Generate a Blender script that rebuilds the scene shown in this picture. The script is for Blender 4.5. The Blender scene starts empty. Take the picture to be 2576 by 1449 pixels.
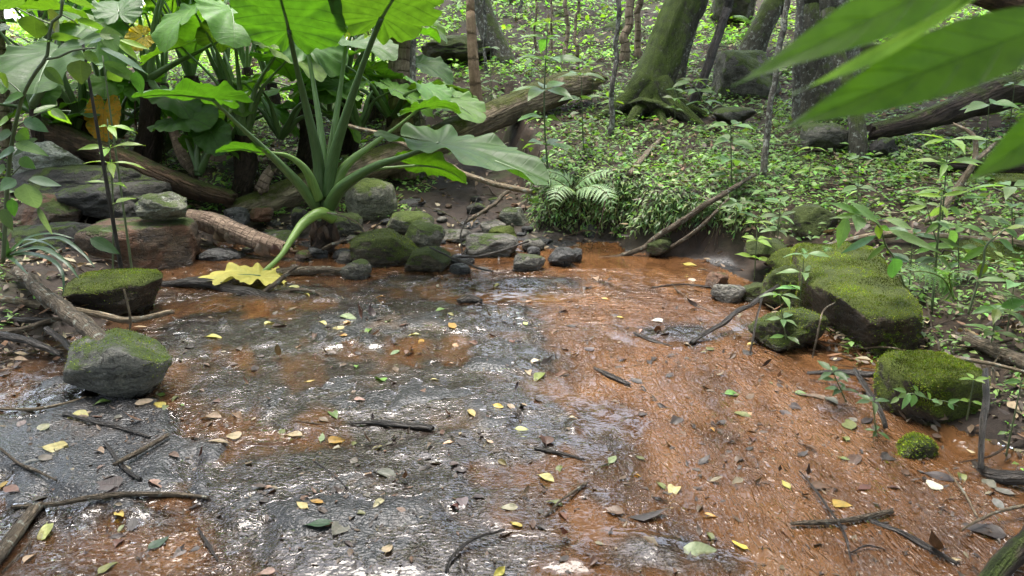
import bpy, math, random
import numpy as np
from mathutils import Vector, Matrix

random.seed(11)
rng = np.random.default_rng(11)
scene = bpy.context.scene
COL = scene.collection
R = math.radians

# ------------------------------------------------------------------ camera model
CAM_H, PITCH, FPX = 1.5, R(15.6), 1874.0        # focal length in pixels of a 2576 px wide frame
CP, SP = math.cos(PITCH), math.sin(PITCH)
CAM = np.array([0.0, 0.0, CAM_H])

def ray(u, v):
    cx = (u - 1288.0) / FPX
    cy = (724.5 - v) / FPX
    return np.array([cx, CP + cy * SP, -SP + cy * CP])

def P(u, v, Y):
    d = ray(u, v)
    return CAM + d * (Y / d[1])

def proj(x, y, z):
    """image position of a world point (used to lay out the bed of the stream)"""
    zz = z - CAM_H
    fwd = y * CP - zz * SP
    up = y * SP + zz * CP
    return 1288 + FPX * x / fwd, 724.5 - FPX * up / fwd

# ------------------------------------------------------------------ noise
def _hash(ix, iy, iz, seed):
    h = (ix.astype(np.uint32) * np.uint32(374761393) + iy.astype(np.uint32) * np.uint32(668265263)
         + iz.astype(np.uint32) * np.uint32(2147483647) + np.uint32((seed * 144665) & 0xffffffff))
    h = (h ^ (h >> np.uint32(13))) * np.uint32(1274126177)
    h = (h ^ (h >> np.uint32(16))) * np.uint32(2246822519)
    h = h ^ (h >> np.uint32(15))
    return h.astype(np.float64) / 4294967295.0

def vnoise(p, seed=0):
    p = np.asarray(p, float)
    f = np.floor(p)
    t = p - f
    t = t * t * t * (t * (t * 6 - 15) + 10)
    i = f.astype(np.int64)
    x, y, z = i[:, 0], i[:, 1], i[:, 2]
    r = 0
    for dx in (0, 1):
        wx = t[:, 0] if dx else 1 - t[:, 0]
        for dy in (0, 1):
            wy = t[:, 1] if dy else 1 - t[:, 1]
            for dz in (0, 1):
                wz = t[:, 2] if dz else 1 - t[:, 2]
                r = r + wx * wy * wz * _hash(x + dx, y + dy, z + dz, seed)
    return r * 2 - 1

def fbm(p, octv=4, seed=0, gain=0.5):
    p = np.asarray(p, float)
    a, s, r = 1.0, 1.0, 0
    for k in range(octv):
        r = r + a * vnoise(p * s + 17.3 * k, seed + k)
        a *= gain
        s *= 2.03
    return r

def fbm2(x, y, sc, octv=4, seed=0):
    x = np.atleast_1d(np.asarray(x, float)).ravel()
    y = np.atleast_1d(np.asarray(y, float)).ravel()
    return fbm(np.stack([x * sc, y * sc, np.zeros_like(x) + 3.7], 1), octv, seed)

def ss(a, b, x):
    t = np.clip((np.asarray(x, float) - a) / (b - a), 0, 1)
    return t * t * (3 - 2 * t)

# ------------------------------------------------------------------ terrain
def edges(y):
    xr = np.interp(y, [0, 1.8, 2.4, 2.7, 3.0, 3.75, 4.8, 5.6, 6.3, 6.9, 7.25, 8, 9, 12],
                   [2.1, 2.0, 1.9, 1.85, 1.66, 1.57, 1.5, 1.32, 1.12, 1.0, 0.25, 0.15, 0.0, -0.2])
    xl = np.interp(y, [0, 2, 3.4, 4.3, 5, 5.7, 7, 8, 9, 12], [-3.2, -3.0, -2.6, -2.15, -2.4, -2.7, -2.6, -2.2, -1.6, -1.0])
    return xl, xr

# flat grey rock showing through the shallow water: centre u, v, half sizes, height above mean bed
SLABS = [(170, 1130, 300, 150, .050), (980, 815, 290, 52, .034), (650, 850, 190, 50, .022), (1010, 1010, 400, 95, .030),
         (860, 1235, 330, 120, .024), (1240, 890, 110, 42, .026), (1530, 1130, 130, 120, .016), (1815, 1080, 95, 52, .022),
         (980, 1370, 330, 110, .026), (620, 990, 130, 70, .014), (1700, 850, 90, 26, .028), (1340, 712, 160, 16, .022),
         (760, 735, 130, 20, .024), (1560, 1400, 330, 50, .018), (1660, 1290, 120, 100, .014), (1050, 705, 90, 14, .02),
         (1330, 1290, 170, 90, .014), (1180, 1120, 200, 70, .02), (430, 880, 60, 40, .02), (560, 1250, 120, 30, .012)]
POOLS = [(640, 780, 230, 28, .03), (1290, 752, 170, 14, .03), (1500, 655, 260, 34, .03), (1560, 790, 200, 30, .02),
         (2000, 1180, 420, 200, .035), (1780, 960, 260, 90, .022), (680, 1100, 110, 16, .02), (360, 1390, 170, 60, .018),
         (1120, 668, 300, 16, .02), (430, 1270, 90, 14, .02), (2250, 1380, 330, 90, .03), (1480, 950, 160, 80, .012)]

def bed_relief(x, y):
    u, v = proj(x, y, 0 * x)
    wob = fbm2(x, y, 2.2, 4, 31)
    wob2 = fbm2(x * 1.25 + y * .35, y * .5 - x * .2, 7.0, 3, 41)
    z = -0.006 + 0 * x
    for (cu, cv, ru, rv, h) in SLABS:
        q = np.sqrt(((u - cu) / ru) ** 2 + ((v - cv) / rv) ** 2) + 0.50 * wob + .26 * wob2
        z = z + h * (1 - ss(0.62, 1.15, q))
    for (cu, cv, ru, rv, h) in POOLS:
        q = np.sqrt(((u - cu) / ru) ** 2 + ((v - cv) / rv) ** 2) + 0.3 * wob
        z = z - h * (1 - ss(0.5, 1.15, q))
    z = np.clip(z, -0.06, 0.05)
    return z + 0.010 * wob + 0.009 * wob2 + 0.004 * fbm2(x, y, 22, 3, 51)

def terr(x, y, micro=True):
    x = np.atleast_1d(np.asarray(x, float)).ravel()
    y = np.atleast_1d(np.asarray(y, float)).ravel()
    xl, xr = edges(y)
    wig = 0.12 * fbm2(x, y, 1.1, 3, 5)
    dr = x - xr + wig
    dl = xl - x + wig
    zb = np.interp(y, [0, 1.5, 2.4, 6.3, 7, 8, 9, 10.5, 12], [-.03, -.015, 0, 0, 0.05, .25, .45, .75, 1.15])
    pr = np.interp(y, [0, 2, 4, 5, 6, 7, 7.4, 8.5, 10, 12, 15, 20, 30, 60, 200],
                   [.14, .16, .24, .28, .4, .58, .66, .88, 1.1, 1.6, 2.45, 4.1, 7.6, 15, 30]) + .07 * np.clip(x - 2.2, 0, 30)
    pl = np.interp(y, [0, 2, 3, 4, 5, 6, 7, 8.4, 10, 12, 14, 18, 25, 60, 200],
                   [.06, .07, .07, .12, .2, .25, .3, .38, .66, 1.1, 1.4, 1.65, 1.75, 1.5, 1.0]) + .12 * np.clip(-3.6 - x, 0, 30)
    d0 = np.interp(y, [4.6, 5.2, 6.0, 6.6], [0, .45, .55, 0])
    wr = np.interp(y, [3, 3.8, 5.2, 5.7, 6.6, 7.2], [.8, 1.8, 1.8, .9, .35, .24])
    rr = ss(0, 1, (dr - d0) / wr)
    rl = ss(0, 1, (dl - .1) / 1.1)
    nog = ss(9.6, 12, y)
    t = ss(-.2, -.06, x / np.maximum(y, .5))
    plat = pl * (1 - t) + pr * t
    right = (x > (xl + xr) / 2)
    side = np.where(right, pr, pl)
    side = np.where(y > 9, side * (1 - ss(9, 11, y)) + plat * ss(9, 11, y), side)
    rise = np.maximum(np.where(right, rr, rl), nog)
    z = zb + (side - zb) * rise
    if micro:
        z = z + rise * (0.05 * fbm2(x, y, 1.3, 4, 3) + 0.015 * fbm2(x, y, 7, 3, 8)) * ss(0, 4, y + 2)
        z = z + ss(14, 40, y) * 0.5 * fbm2(x, y, .12, 3, 9)
        inn = (1 - rise) * (1 - ss(6.6, 7.4, y))
        z = z + inn * bed_relief(x, y)
        z = z + (1 - rise) * ss(6.6, 7.4, y) * 0.035 * fbm2(x, y, 4, 3, 12)
    return z

def tz(x, y):
    return float(terr([x], [y])[0])

def G(u, v, dz=0.0, ymin=1.5, ymax=45.0):
    """first hit of the view ray on the ground"""
    d = ray(u, v)
    ys = np.geomspace(ymin, ymax, 900)
    pts = CAM[None] + d[None] * (ys / d[1])[:, None]
    zz = terr(pts[:, 0], pts[:, 1])
    k = np.nonzero(pts[:, 2] < zz + dz)[0]
    if not len(k):
        return pts[-1]
    p = pts[k[0]].copy()
    p[2] = zz[k[0]] + dz
    return p

# ------------------------------------------------------------------ mesh building
class MB:
    def __init__(s):
        s.v, s.f, s.c, s.uv, s.n = [], [], [], [], 0
    def add(s, v, faces, col=None, uv=None):
        """v (n,3); faces: array (m,k) or list of them; col (3,) or (n,3); uv (n,2)"""
        v = np.asarray(v, float)
        n = len(v)
        s.v.append(v)
        for f in (faces if isinstance(faces, list) else [faces]):
            f = np.asarray(f, np.int64)
            if f.size:
                s.f.append(f + s.n)
        c = np.ones((n, 3)) if col is None else np.broadcast_to(np.asarray(col, float), (n, 3))
        s.c.append(c)
        s.uv.append(np.zeros((n, 2)) if uv is None else np.asarray(uv, float))
        s.n += n
        return s
    def mesh(s, name, material, smooth=True):
        me = bpy.data.meshes.new(name)
        v = np.concatenate(s.v)
        me.vertices.add(len(v))
        me.vertices.foreach_set('co', v.astype(np.float32).ravel())
        idx = np.concatenate([f.ravel() for f in s.f]).astype(np.int32)
        tot = np.concatenate([np.full(len(f), f.shape[1]) for f in s.f]).astype(np.int32)
        start = np.concatenate([[0], np.cumsum(tot)[:-1]]).astype(np.int32)
        me.loops.add(len(idx))
        me.loops.foreach_set('vertex_index', idx)
        me.polygons.add(len(tot))
        me.polygons.foreach_set('loop_start', start)
        me.polygons.foreach_set('loop_total', tot)
        me.update(calc_edges=True)
        me.validate()
        c = np.concatenate(s.c)
        a = me.attributes.new('col', 'FLOAT_COLOR', 'POINT')
        a.data.foreach_set('color', np.concatenate([c, np.ones((len(c), 1))], 1).astype(np.float32).ravel())
        uv = np.concatenate(s.uv)
        a = me.attributes.new('st', 'FLOAT_VECTOR', 'POINT')
        a.data.foreach_set('vector', np.concatenate([uv, np.zeros((len(uv), 1))], 1).astype(np.float32).ravel())
        me.polygons.foreach_set('use_smooth', np.full(len(me.polygons), smooth))
        me.materials.append(material)
        return me
    def build(s, name, material, parent=None, smooth=True):
        o = bpy.data.objects.new(name, s.mesh(name, material, smooth))
        COL.objects.link(o)
        if parent is not None:
            o.parent = parent
            if parent.type == 'EMPTY' or parent.location.length > 0:
                o.matrix_parent_inverse = Matrix.Translation(-parent.location)
        return o

def tag(o, label=None, cat=None, group=None, kind=None):
    if label: o['label'] = label
    if cat: o['category'] = cat
    if group: o['group'] = group
    if kind: o['kind'] = kind
    return o

def empty(name, loc, label, cat, group=None):
    o = bpy.data.objects.new(name, None)
    o.empty_display_size = .1
    o.location = tuple(float(a) for a in loc)
    COL.objects.link(o)
    return tag(o, label, cat, group)

def norm(v):
    v = np.asarray(v, float)
    return v / np.maximum(np.linalg.norm(v, axis=-1, keepdims=True), 1e-9)

def curve(pts, n):
    """Catmull-Rom through pts, n samples"""
    p = np.asarray(pts, float)
    if len(p) == 2:
        t = np.linspace(0, 1, n)[:, None]
        return p[0] * (1 - t) + p[1] * t
    q = np.concatenate([[2 * p[0] - p[1]], p, [2 * p[-1] - p[-2]]])
    seg = np.linalg.norm(np.diff(p, axis=0), axis=1)
    cum = np.concatenate([[0], np.cumsum(seg)])
    s = np.linspace(0, cum[-1], n)
    k = np.clip(np.searchsorted(cum, s, 'right') - 1, 0, len(p) - 2)
    t = ((s - cum[k]) / np.maximum(seg[k], 1e-9))[:, None]
    a, b, c, d = q[k], q[k + 1], q[k + 2], q[k + 3]
    return .5 * (2 * b + (c - a) * t + (2 * a - 5 * b + 4 * c - d) * t ** 2 + (3 * b - a - 3 * c + d) * t ** 3)

def tube(mb, pts, rad, n=24, sides=10, rough=0.0, seed=0, freq=6.0, ridge=0.0, jag=0.0, col=None, wob=0.0):
    """tapered tube along a smooth path; rad: list of radii along it; rough: relative surface relief"""
    c = curve(pts, n)
    if wob:
        L = np.linalg.norm(c[-1] - c[0])
        tt = np.linspace(0, 1, n)
        for ax in range(3):
            c[:, ax] += wob * vnoise(np.stack([tt * L * 6 + seed, tt * 0 + ax * 9.1, tt * 0], 1), seed) * np.sin(np.pi * tt) ** .4
    r = np.interp(np.linspace(0, 1, n), np.linspace(0, 1, len(rad)), rad)
    T = norm(np.gradient(c, axis=0))
    N = np.zeros_like(c)
    ref = np.array([0, 0, 1.0]) if abs(T[0][2]) < .9 else np.array([1.0, 0, 0])
    a = ref - T[0] * ref.dot(T[0])
    for i in range(n):
        a = a - T[i] * a.dot(T[i])
        a = a / np.linalg.norm(a)
        N[i] = a
    B = np.cross(T, N)
    th = np.linspace(0, 2 * np.pi, sides, endpoint=False)
    s = np.concatenate([[0], np.cumsum(np.linalg.norm(np.diff(c, axis=0), axis=1))])
    rr = np.repeat(r[:, None], sides, 1)
    if rough or ridge:
        q = np.stack([(np.cos(th)[None] * rr * freq).ravel(), (np.sin(th)[None] * rr * freq).ravel(),
                      np.repeat(s * freq * .5, sides)], 1)
        rr = rr * (1 + rough * fbm(q, 4, seed).reshape(n, sides))
        if ridge:
            q = np.stack([np.tile(np.cos(th) * 5, n), np.tile(np.sin(th) * 5, n), np.repeat(s * 1.2, sides)], 1)
            rr = rr * (1 + ridge * np.abs(fbm(q, 3, seed + 5)).reshape(n, sides))
    v = c[:, None] + rr[..., None] * (np.cos(th)[None, :, None] * N[:, None] + np.sin(th)[None, :, None] * B[:, None])
    if jag:
        j = jag * r[-1] * vnoise(np.stack([np.cos(th) * 2.2, np.sin(th) * 2.2, th * 0], 1), seed + 2)
        v[-1] += T[-1][None] * j[:, None]
        j = jag * r[0] * vnoise(np.stack([np.cos(th) * 2.2, np.sin(th) * 2.2, th * 0 + 5], 1), seed + 3)
        v[0] -= T[0][None] * j[:, None]
    i = np.arange(n - 1)[:, None] * sides
    k = np.arange(sides)[None]
    k2 = (k + 1) % sides
    f = np.stack([i + k, i + k2, i + sides + k2, i + sides + k], -1).reshape(-1, 4)
    uv = np.stack([np.tile(th, n) * np.repeat(r, sides), np.repeat(s, sides)], 1)
    V = v.reshape(-1, 3)
    ends = np.stack([c[0] + T[0] * r[0] * .1, c[-1] - T[-1] * r[-1] * .1])
    V = np.concatenate([V, ends])
    uv = np.concatenate([uv, [[0, 0], [0, s[-1]]]])
    m = n * sides
    t0 = np.stack([np.full(sides, m), k2[0], k[0]], 1)
    t1 = np.stack([np.full(sides, m + 1), (n - 1) * sides + k[0], (n - 1) * sides + k2[0]], 1)
    if col is not None and np.ndim(col) == 2:
        col = np.concatenate([np.repeat(np.asarray(col), sides, 0) if len(col) == n else np.broadcast_to(col[0], (m, 3)), np.asarray(col)[[0, -1]]])
    mb.add(V, [f, t0, t1], col, uv)
    return c

# profile shapes: half width along the leaf, 0..1
def prof(kind, t):
    if kind == 'ovate':
        return np.sin(np.pi * np.clip(t, 0, 1) ** .72) ** .85 * (1 - .12 * t)
    if kind == 'lance':
        return np.sin(np.pi * np.clip(t, 0, 1) ** .8) ** 1.15
    if kind == 'heart':
        return np.sin(np.pi * np.clip(t * .93 + .07, 0, 1) ** .55) ** .9
    if kind == 'obov':
        return np.sin(np.pi * np.clip(t, 0, 1) ** 1.15) ** .7
    if kind == 'blade':
        return np.clip(1 - t, 0, 1) ** .6 * np.clip(t * 8 + .35, 0, 1)
    return np.sin(np.pi * t)

def leaves(mb, pos, d, up, L, W, curl=0., fold=.2, kind='lance', nt=4, ns=3, col=(.1, .2, .03), wave=0., twist=0., serr=0., tipcurl=0.):
    """batch of leaves as curved sheets"""
    pos = np.atleast_2d(pos); N = len(pos)
    d = norm(np.broadcast_to(np.asarray(d, float), (N, 3)))
    up = np.broadcast_to(np.asarray(up, float), (N, 3))
    side = norm(np.cross(d, up))
    up = np.cross(side, d)
    f1 = lambda a: np.broadcast_to(np.asarray(a, float), (N,))[:, None, None]
    L, W, curl, fold, wave, twist = map(f1, (L, W, curl, fold, wave, twist))
    t = np.linspace(0, 1, nt)[None, :, None]
    s = np.linspace(-1, 1, ns)[None, None, :]
    hw = prof(kind, t)
    if serr:
        hw = hw * (1 + serr * (np.arange(nt) % 2)[None, :, None])
    hw = np.maximum(hw, .02) * W / 2
    ph = rng.uniform(0, 6.28, (N, 1, 1))
    z = -curl * L * t ** 2 + fold * np.abs(s) * hw + wave * L * np.sin(9 * t + ph + 1.5 * s) * np.abs(s) ** 1.5 + 0 * s
    if tipcurl:
        z = z + tipcurl * L * np.sin(np.pi * 1.2 * t + ph * .2)
    x = s * hw * np.cos(np.clip(fold, -1.2, 1.2)) + 0 * t
    if np.any(twist):
        a = twist * t
        x, z = x * np.cos(a) - z * np.sin(a), x * np.sin(a) + z * np.cos(a)
    y = t * L * (1 - .18 * np.minimum(np.abs(curl), 1) * t) + 0 * s
    V = pos[:, None, None] + y[..., None] * d[:, None, None] + x[..., None] * side[:, None, None] + z[..., None] * up[:, None, None]
    i = np.arange(nt - 1)[:, None] * ns
    k = np.arange(ns - 1)[None]
    f = np.stack([i + k, i + k + 1, i + ns + k + 1, i + ns + k], -1).reshape(-1, 4)
    F = (f[None] + (np.arange(N) * nt * ns)[:, None, None]).reshape(-1, 4)
    c = np.asarray(col, float)
    if c.ndim == 2:
        c = np.repeat(c, nt * ns, 0)
    uv = np.stack(np.broadcast_arrays(s * np.ones_like(t) + np.zeros((N, 1, 1)), t + 0 * s + np.zeros((N, 1, 1))), -1).reshape(-1, 2)
    mb.add(V.reshape(-1, 3), F, c, uv)

def jitcol(base, n, amt=.25, hue=.12):
    b = np.asarray(base, float)
    k = np.exp(rng.normal(0, amt, (n, 1)))
    h = np.exp(rng.normal(0, hue, (n, 3)))
    return np.clip(b[None] * k * h, 0, .9)

# ------------------------------------------------------------------ materials
class NT:
    def __init__(s, name):
        s.m = bpy.data.materials.new(name)
        s.m.use_nodes = True
        s.t = s.m.node_tree
        s.t.nodes.clear()
        s.out = s.t.nodes.new('ShaderNodeOutputMaterial')
    def n(s, typ, ins=None, **props):
        x = s.t.nodes.new('ShaderNode' + typ)
        for k, v in props.items():
            setattr(x, k, v)
        for k, v in (ins or {}).items():
            sock = x.inputs[k]
            if isinstance(v, bpy.types.NodeSocket):
                s.t.links.new(v, sock)
            else:
                if sock.type == 'RGBA' and len(v) == 3:
                    v = (*v, 1)
                sock.default_value = v
        return x
    def attr(s, name):
        return s.n('Attribute', attribute_name=name)
    def obj(s):
        return s.n('TexCoord').outputs['Object']
    def noise(s, vec, scale, detail=4, rough=.55, dist=0):
        return s.n('TexNoise', {'Vector': vec, 'Scale': scale, 'Detail': detail, 'Roughness': rough, 'Distortion': dist}).outputs['Fac']
    def map(s, vec, scale=(1, 1, 1), rot=(0, 0, 0), loc=(0, 0, 0)):
        return s.n('Mapping', {'Vector': vec, 'Scale': scale, 'Rotation': rot, 'Location': loc}).outputs[0]
    def rng(s, x, a, b, c=0., d=1., smooth=True):
        return s.n('MapRange', {'Value': x, 'From Min': a, 'From Max': b, 'To Min': c, 'To Max': d},
                   interpolation_type='SMOOTHSTEP' if smooth else 'LINEAR').outputs[0]
    def math(s, op, a, b=0., c=0.):
        x = s.n('Math', operation=op)
        for k, v in enumerate((a, b, c)):
            if isinstance(v, bpy.types.NodeSocket):
                s.t.links.new(v, x.inputs[k])
            else:
                x.inputs[k].default_value = v
        return x.outputs[0]
    def mix(s, f, a, b, blend='MIX'):
        x = s.n('Mix', data_type='RGBA', blend_type=blend)
        for i, v in ((0, f), (6, a), (7, b)):
            if isinstance(v, bpy.types.NodeSocket):
                s.t.links.new(v, x.inputs[i])
            else:
                x.inputs[i].default_value = (*v, 1) if i and len(v) == 3 else v
        return x.outputs[2]
    def fmix(s, f, a, b):
        x = s.n('Mix', data_type='FLOAT')
        for i, v in ((0, f), (2, a), (3, b)):
            if isinstance(v, bpy.types.NodeSocket):
                s.t.links.new(v, x.inputs[i])
            else:
                x.inputs[i].default_value = v
        return x.outputs[0]
    def ramp(s, f, stops):
        x = s.n('ValToRGB', {'Fac': f})
        e = x.color_ramp.elements
        while len(e) < len(stops):
            e.new(.5)
        for k, (p, c) in enumerate(stops):
            e[k].position = p
            e[k].color = (*c, 1)
        return x.outputs[0]
    def bump(s, h, strength=.5, dist=.01, nrm=None):
        i = {'Height': h, 'Strength': strength, 'Distance': dist}
        if nrm is not None:
            i['Normal'] = nrm
        return s.n('Bump', i).outputs[0]
    def done(s, shader):
        s.t.links.new(shader, s.out.inputs['Surface'])
        return s.m

def mat_leaf(name, trans=.45, rough=.42, tint=(1.35, 1.5, .55), spec=.5, veins=True, spots=.25, vcol=(1.7, 1.6, 1.6)):
    k = NT(name)
    c = k.attr('col').outputs['Color']
    st = k.attr('st').outputs['Vector']
    ob = k.obj()
    n1 = k.noise(ob, 60, 3)
    c = k.mix(k.rng(n1, .35, .75, 0, spots), c, k.mix(1, c, (.35, .45, .3), 'MULTIPLY'))
    h = n1
    if veins:
        sx = k.n('SeparateXYZ', {'Vector': st})
        ax = k.math('ABSOLUTE', sx.outputs[0])
        q = k.math('FRACT', k.math('MULTIPLY', k.math('SUBTRACT', sx.outputs[1], k.math('MULTIPLY', ax, .16)), 8))
        lat = k.rng(k.math('ABSOLUTE', k.math('SUBTRACT', q, .5)), 0, .1, 1, 0)
        mid = k.rng(ax, 0, .07, 1, 0)
        vein = k.math('MAXIMUM', mid, k.math('MULTIPLY', lat, .55))
        c = k.mix(k.math('MULTIPLY', vein, .35 if vcol[0] > 1 else .85), c, k.mix(1, c, vcol, 'MULTIPLY'))
        h = k.math('SUBTRACT', n1, vein)
    b = k.bump(h, .35, .003)
    pr = k.n('BsdfPrincipled', {'Base Color': c, 'Roughness': rough, 'Specular IOR Level': spec, 'Normal': b})
    tr = k.n('BsdfTranslucent', {'Color': k.mix(1, c, tint, 'MULTIPLY'), 'Normal': b})
    m = k.n('MixShader', {0: trans, 1: pr.outputs[0], 2: tr.outputs[0]})
    return k.done(m.outputs[0])

def mat_taro(name, base, tint, trans=.5, rough=.34, blotch=None):
    k = NT(name)
    st = k.attr('st').outputs['Vector']
    c0 = k.attr('col').outputs['Color']
    sx = k.n('SeparateXYZ', {'Vector': st})
    x, y = sx.outputs[0], sx.outputs[1]
    ax = k.math('ABSOLUTE', x)
    # laterals leave the midrib and run forward; the basal lobes have radiating veins
    w = k.math('ADD', y, k.math('MULTIPLY', ax, k.math('SUBTRACT', .22, k.math('MULTIPLY', y, .62))))
    q1 = k.math('ABSOLUTE', k.math('SUBTRACT', k.math('FRACT', k.math('ADD', k.math('MULTIPLY', w, 12.5), 20.5)), .5))
    ang = k.math('ARCTAN2', ax, y)
    q2 = k.math('ABSOLUTE', k.math('SUBTRACT', k.math('FRACT', k.math('MULTIPLY', ang, 3.1)), .5))
    q2 = k.math('MULTIPLY', q2, k.math('MULTIPLY', k.math('SQRT', k.math('ADD', k.math('MULTIPLY', x, x), k.math('MULTIPLY', y, y))), 3.0))
    low = k.rng(w, -.05, .0, 1, 0)
    lat = k.fmix(low, k.rng(q1, .0, .085, 1, 0), k.rng(q2, .0, .07, 1, 0))
    mid = k.math('MULTIPLY', k.rng(ax, .008, .024, 1, 0), k.rng(y, -.04, 0, 0, 1))
    vein = k.math('MAXIMUM', mid, k.math('MULTIPLY', lat, .8))
    fine = k.math('ABSOLUTE', k.math('SUBTRACT', k.math('FRACT', k.math('MULTIPLY', w, 62)), .5))
    wide = k.math('MULTIPLY', k.math('COSINE', k.math('MULTIPLY', w, 78.5)), k.math('SUBTRACT', 1, low))
    n1 = k.noise(st, 9, 5, .6)
    n2 = k.noise(st, 40, 3, .6)
    c = k.mix(1, c0, k.ramp(n1, [(.3, tuple(a * .75 for a in base)), (.7, tuple(min(a * 1.2, .95) for a in base))]), 'MULTIPLY')
    if blotch:
        c = k.mix(k.rng(n1, .5, .62, 0, .85), c, blotch)
    spot = k.rng(n2, .70, .76, 0, .55)
    c = k.mix(spot, c, (.09, .07, .02))
    cs = k.mix(k.math('MULTIPLY', vein, .3), c, k.mix(1, c, (1.8, 1.5, 2.0), 'MULTIPLY'))
    ct = k.mix(1, c, tint, 'MULTIPLY')
    ct = k.mix(k.math('MULTIPLY', vein, .8), ct, k.mix(1, ct, (.12, .17, .15), 'MULTIPLY'))
    ct = k.mix(k.rng(fine, 0, .2, .18, 0), ct, k.mix(1, ct, (1.4, 1.3, 1.2), 'MULTIPLY'))
    h = k.math('ADD', k.math('MULTIPLY', vein, -.4), k.math('ADD', k.math('MULTIPLY', n2, .35), k.math('MULTIPLY', wide, .10)))
    b = k.bump(h, .4, .010)
    pr = k.n('BsdfPrincipled', {'Base Color': cs, 'Roughness': k.rng(n1, .3, .7, rough + .08, rough + .24), 'Specular IOR Level': .4, 'Normal': b})
    tr = k.n('BsdfTranslucent', {'Color': ct})
    m = k.n('MixShader', {0: trans, 1: pr.outputs[0], 2: tr.outputs[0]})
    return k.done(m.outputs[0])

def mat_green_stem(name, a=(.06, .115, .034), b=(.11, .18, .06), rough=.4):
    k = NT(name)
    st = k.attr('st').outputs['Vector']
    c0 = k.attr('col').outputs['Color']
    n = k.noise(k.map(st, (40, 3, 1)), 3, 4)
    n2 = k.noise(st, 120, 2)
    c = k.mix(1, c0, k.ramp(n, [(.3, a), (.7, b)]), 'MULTIPLY')
    c = k.mix(k.rng(n2, .66, .74, 0, .35), c, (.1, .09, .05))
    p = k.n('BsdfPrincipled', {'Base Color': c, 'Roughness': rough, 'Specular IOR Level': .5, 'Normal': k.bump(n, .3, .004)})
    return k.done(p.outputs[0])

def mat_bark(name, c1, c2, moss=0.0, fis=1.0, lich=0.0, rings=0.0, rough=.85, mosscol=(.10, .15, .018), scale=1.0, wet=0.):
    """bark: st = (metres round, metres along); moss grows on the upper faces"""
    k = NT(name)
    st = k.attr('st').outputs['Vector']
    ob = k.obj()
    c0 = k.attr('col').outputs['Color']
    m1 = k.noise(k.map(ob, (1, 1, 1)), 14 * scale, 6, .65)
    lo = k.noise(ob, 3.2, 3)
    fi = k.noise(k.map(st, (55 * scale, 6 * scale, 1)), 1, 5, .6, .6)
    h = k.math('ADD', k.math('MULTIPLY', k.rng(fi, .35, .6), fis), k.math('MULTIPLY', m1, .7))
    c = k.ramp(k.math('ADD', k.math('MULTIPLY', m1, .55), k.math('MULTIPLY', fi, .45 * min(fis, 1) + .0001)), [(.28, c1), (.62, c2)])
    c = k.mix(k.rng(lo, .35, .7, 0, .45), c, k.mix(1, c, (.6, .62, .66), 'MULTIPLY'))
    if rings:
        sx = k.n('SeparateXYZ', {'Vector': st})
        rg = k.math('FRACT', k.math('ADD', k.math('MULTIPLY', sx.outputs[1], rings), k.math('MULTIPLY', m1, .5)))
        rr = k.rng(rg, 0, .16, 1, 0)
        c = k.mix(k.math('MULTIPLY', rr, .75), c, tuple(a * .3 for a in c1))
        h = k.math('SUBTRACT', h, k.math('MULTIPLY', rr, .8))
    if lich:
        ln = k.noise(ob, 22, 4, .7)
        c = k.mix(k.rng(ln, .60 - lich * .14, .66 - lich * .1, 0, .75), c, (.34, .36, .30))
    rgh = rough
    if moss:
        geo = k.n('NewGeometry').outputs['Normal']
        nz = k.n('SeparateXYZ', {'Vector': geo}).outputs[2]
        mm = k.math('ADD', k.math('MULTIPLY', nz, .45), k.math('SUBTRACT', k.noise(ob, 5, 6, .7), .5))
        mk = k.rng(mm, .34 - moss * .6, .55 - moss * .6, 0, 1)
        mf = k.noise(ob, 130, 3, .7)
        mc = k.ramp(mf, [(.3, tuple(a * .3 for a in mosscol)), (.55, mosscol), (.75, tuple(a * 1.7 for a in mosscol))])
        mc = k.mix(k.rng(k.noise(ob, 9, 3), .35, .7, 0, .8), mc, k.mix(1, mc, (.55, .55, .7), 'MULTIPLY'))
        c = k.mix(k.math('MULTIPLY', mk, .9), c, mc)
        h = k.math('ADD', h, k.math('MULTIPLY', mk, k.math('MULTIPLY', mf, 1.2)))
    c = k.mix(1, c, c0, 'MULTIPLY')
    p = k.n('BsdfPrincipled', {'Base Color': c, 'Roughness': rgh, 'Specular IOR Level': .3 + wet * .4, 'Normal': k.bump(h, 1., .03)})
    return k.done(p.outputs[0])

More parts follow.
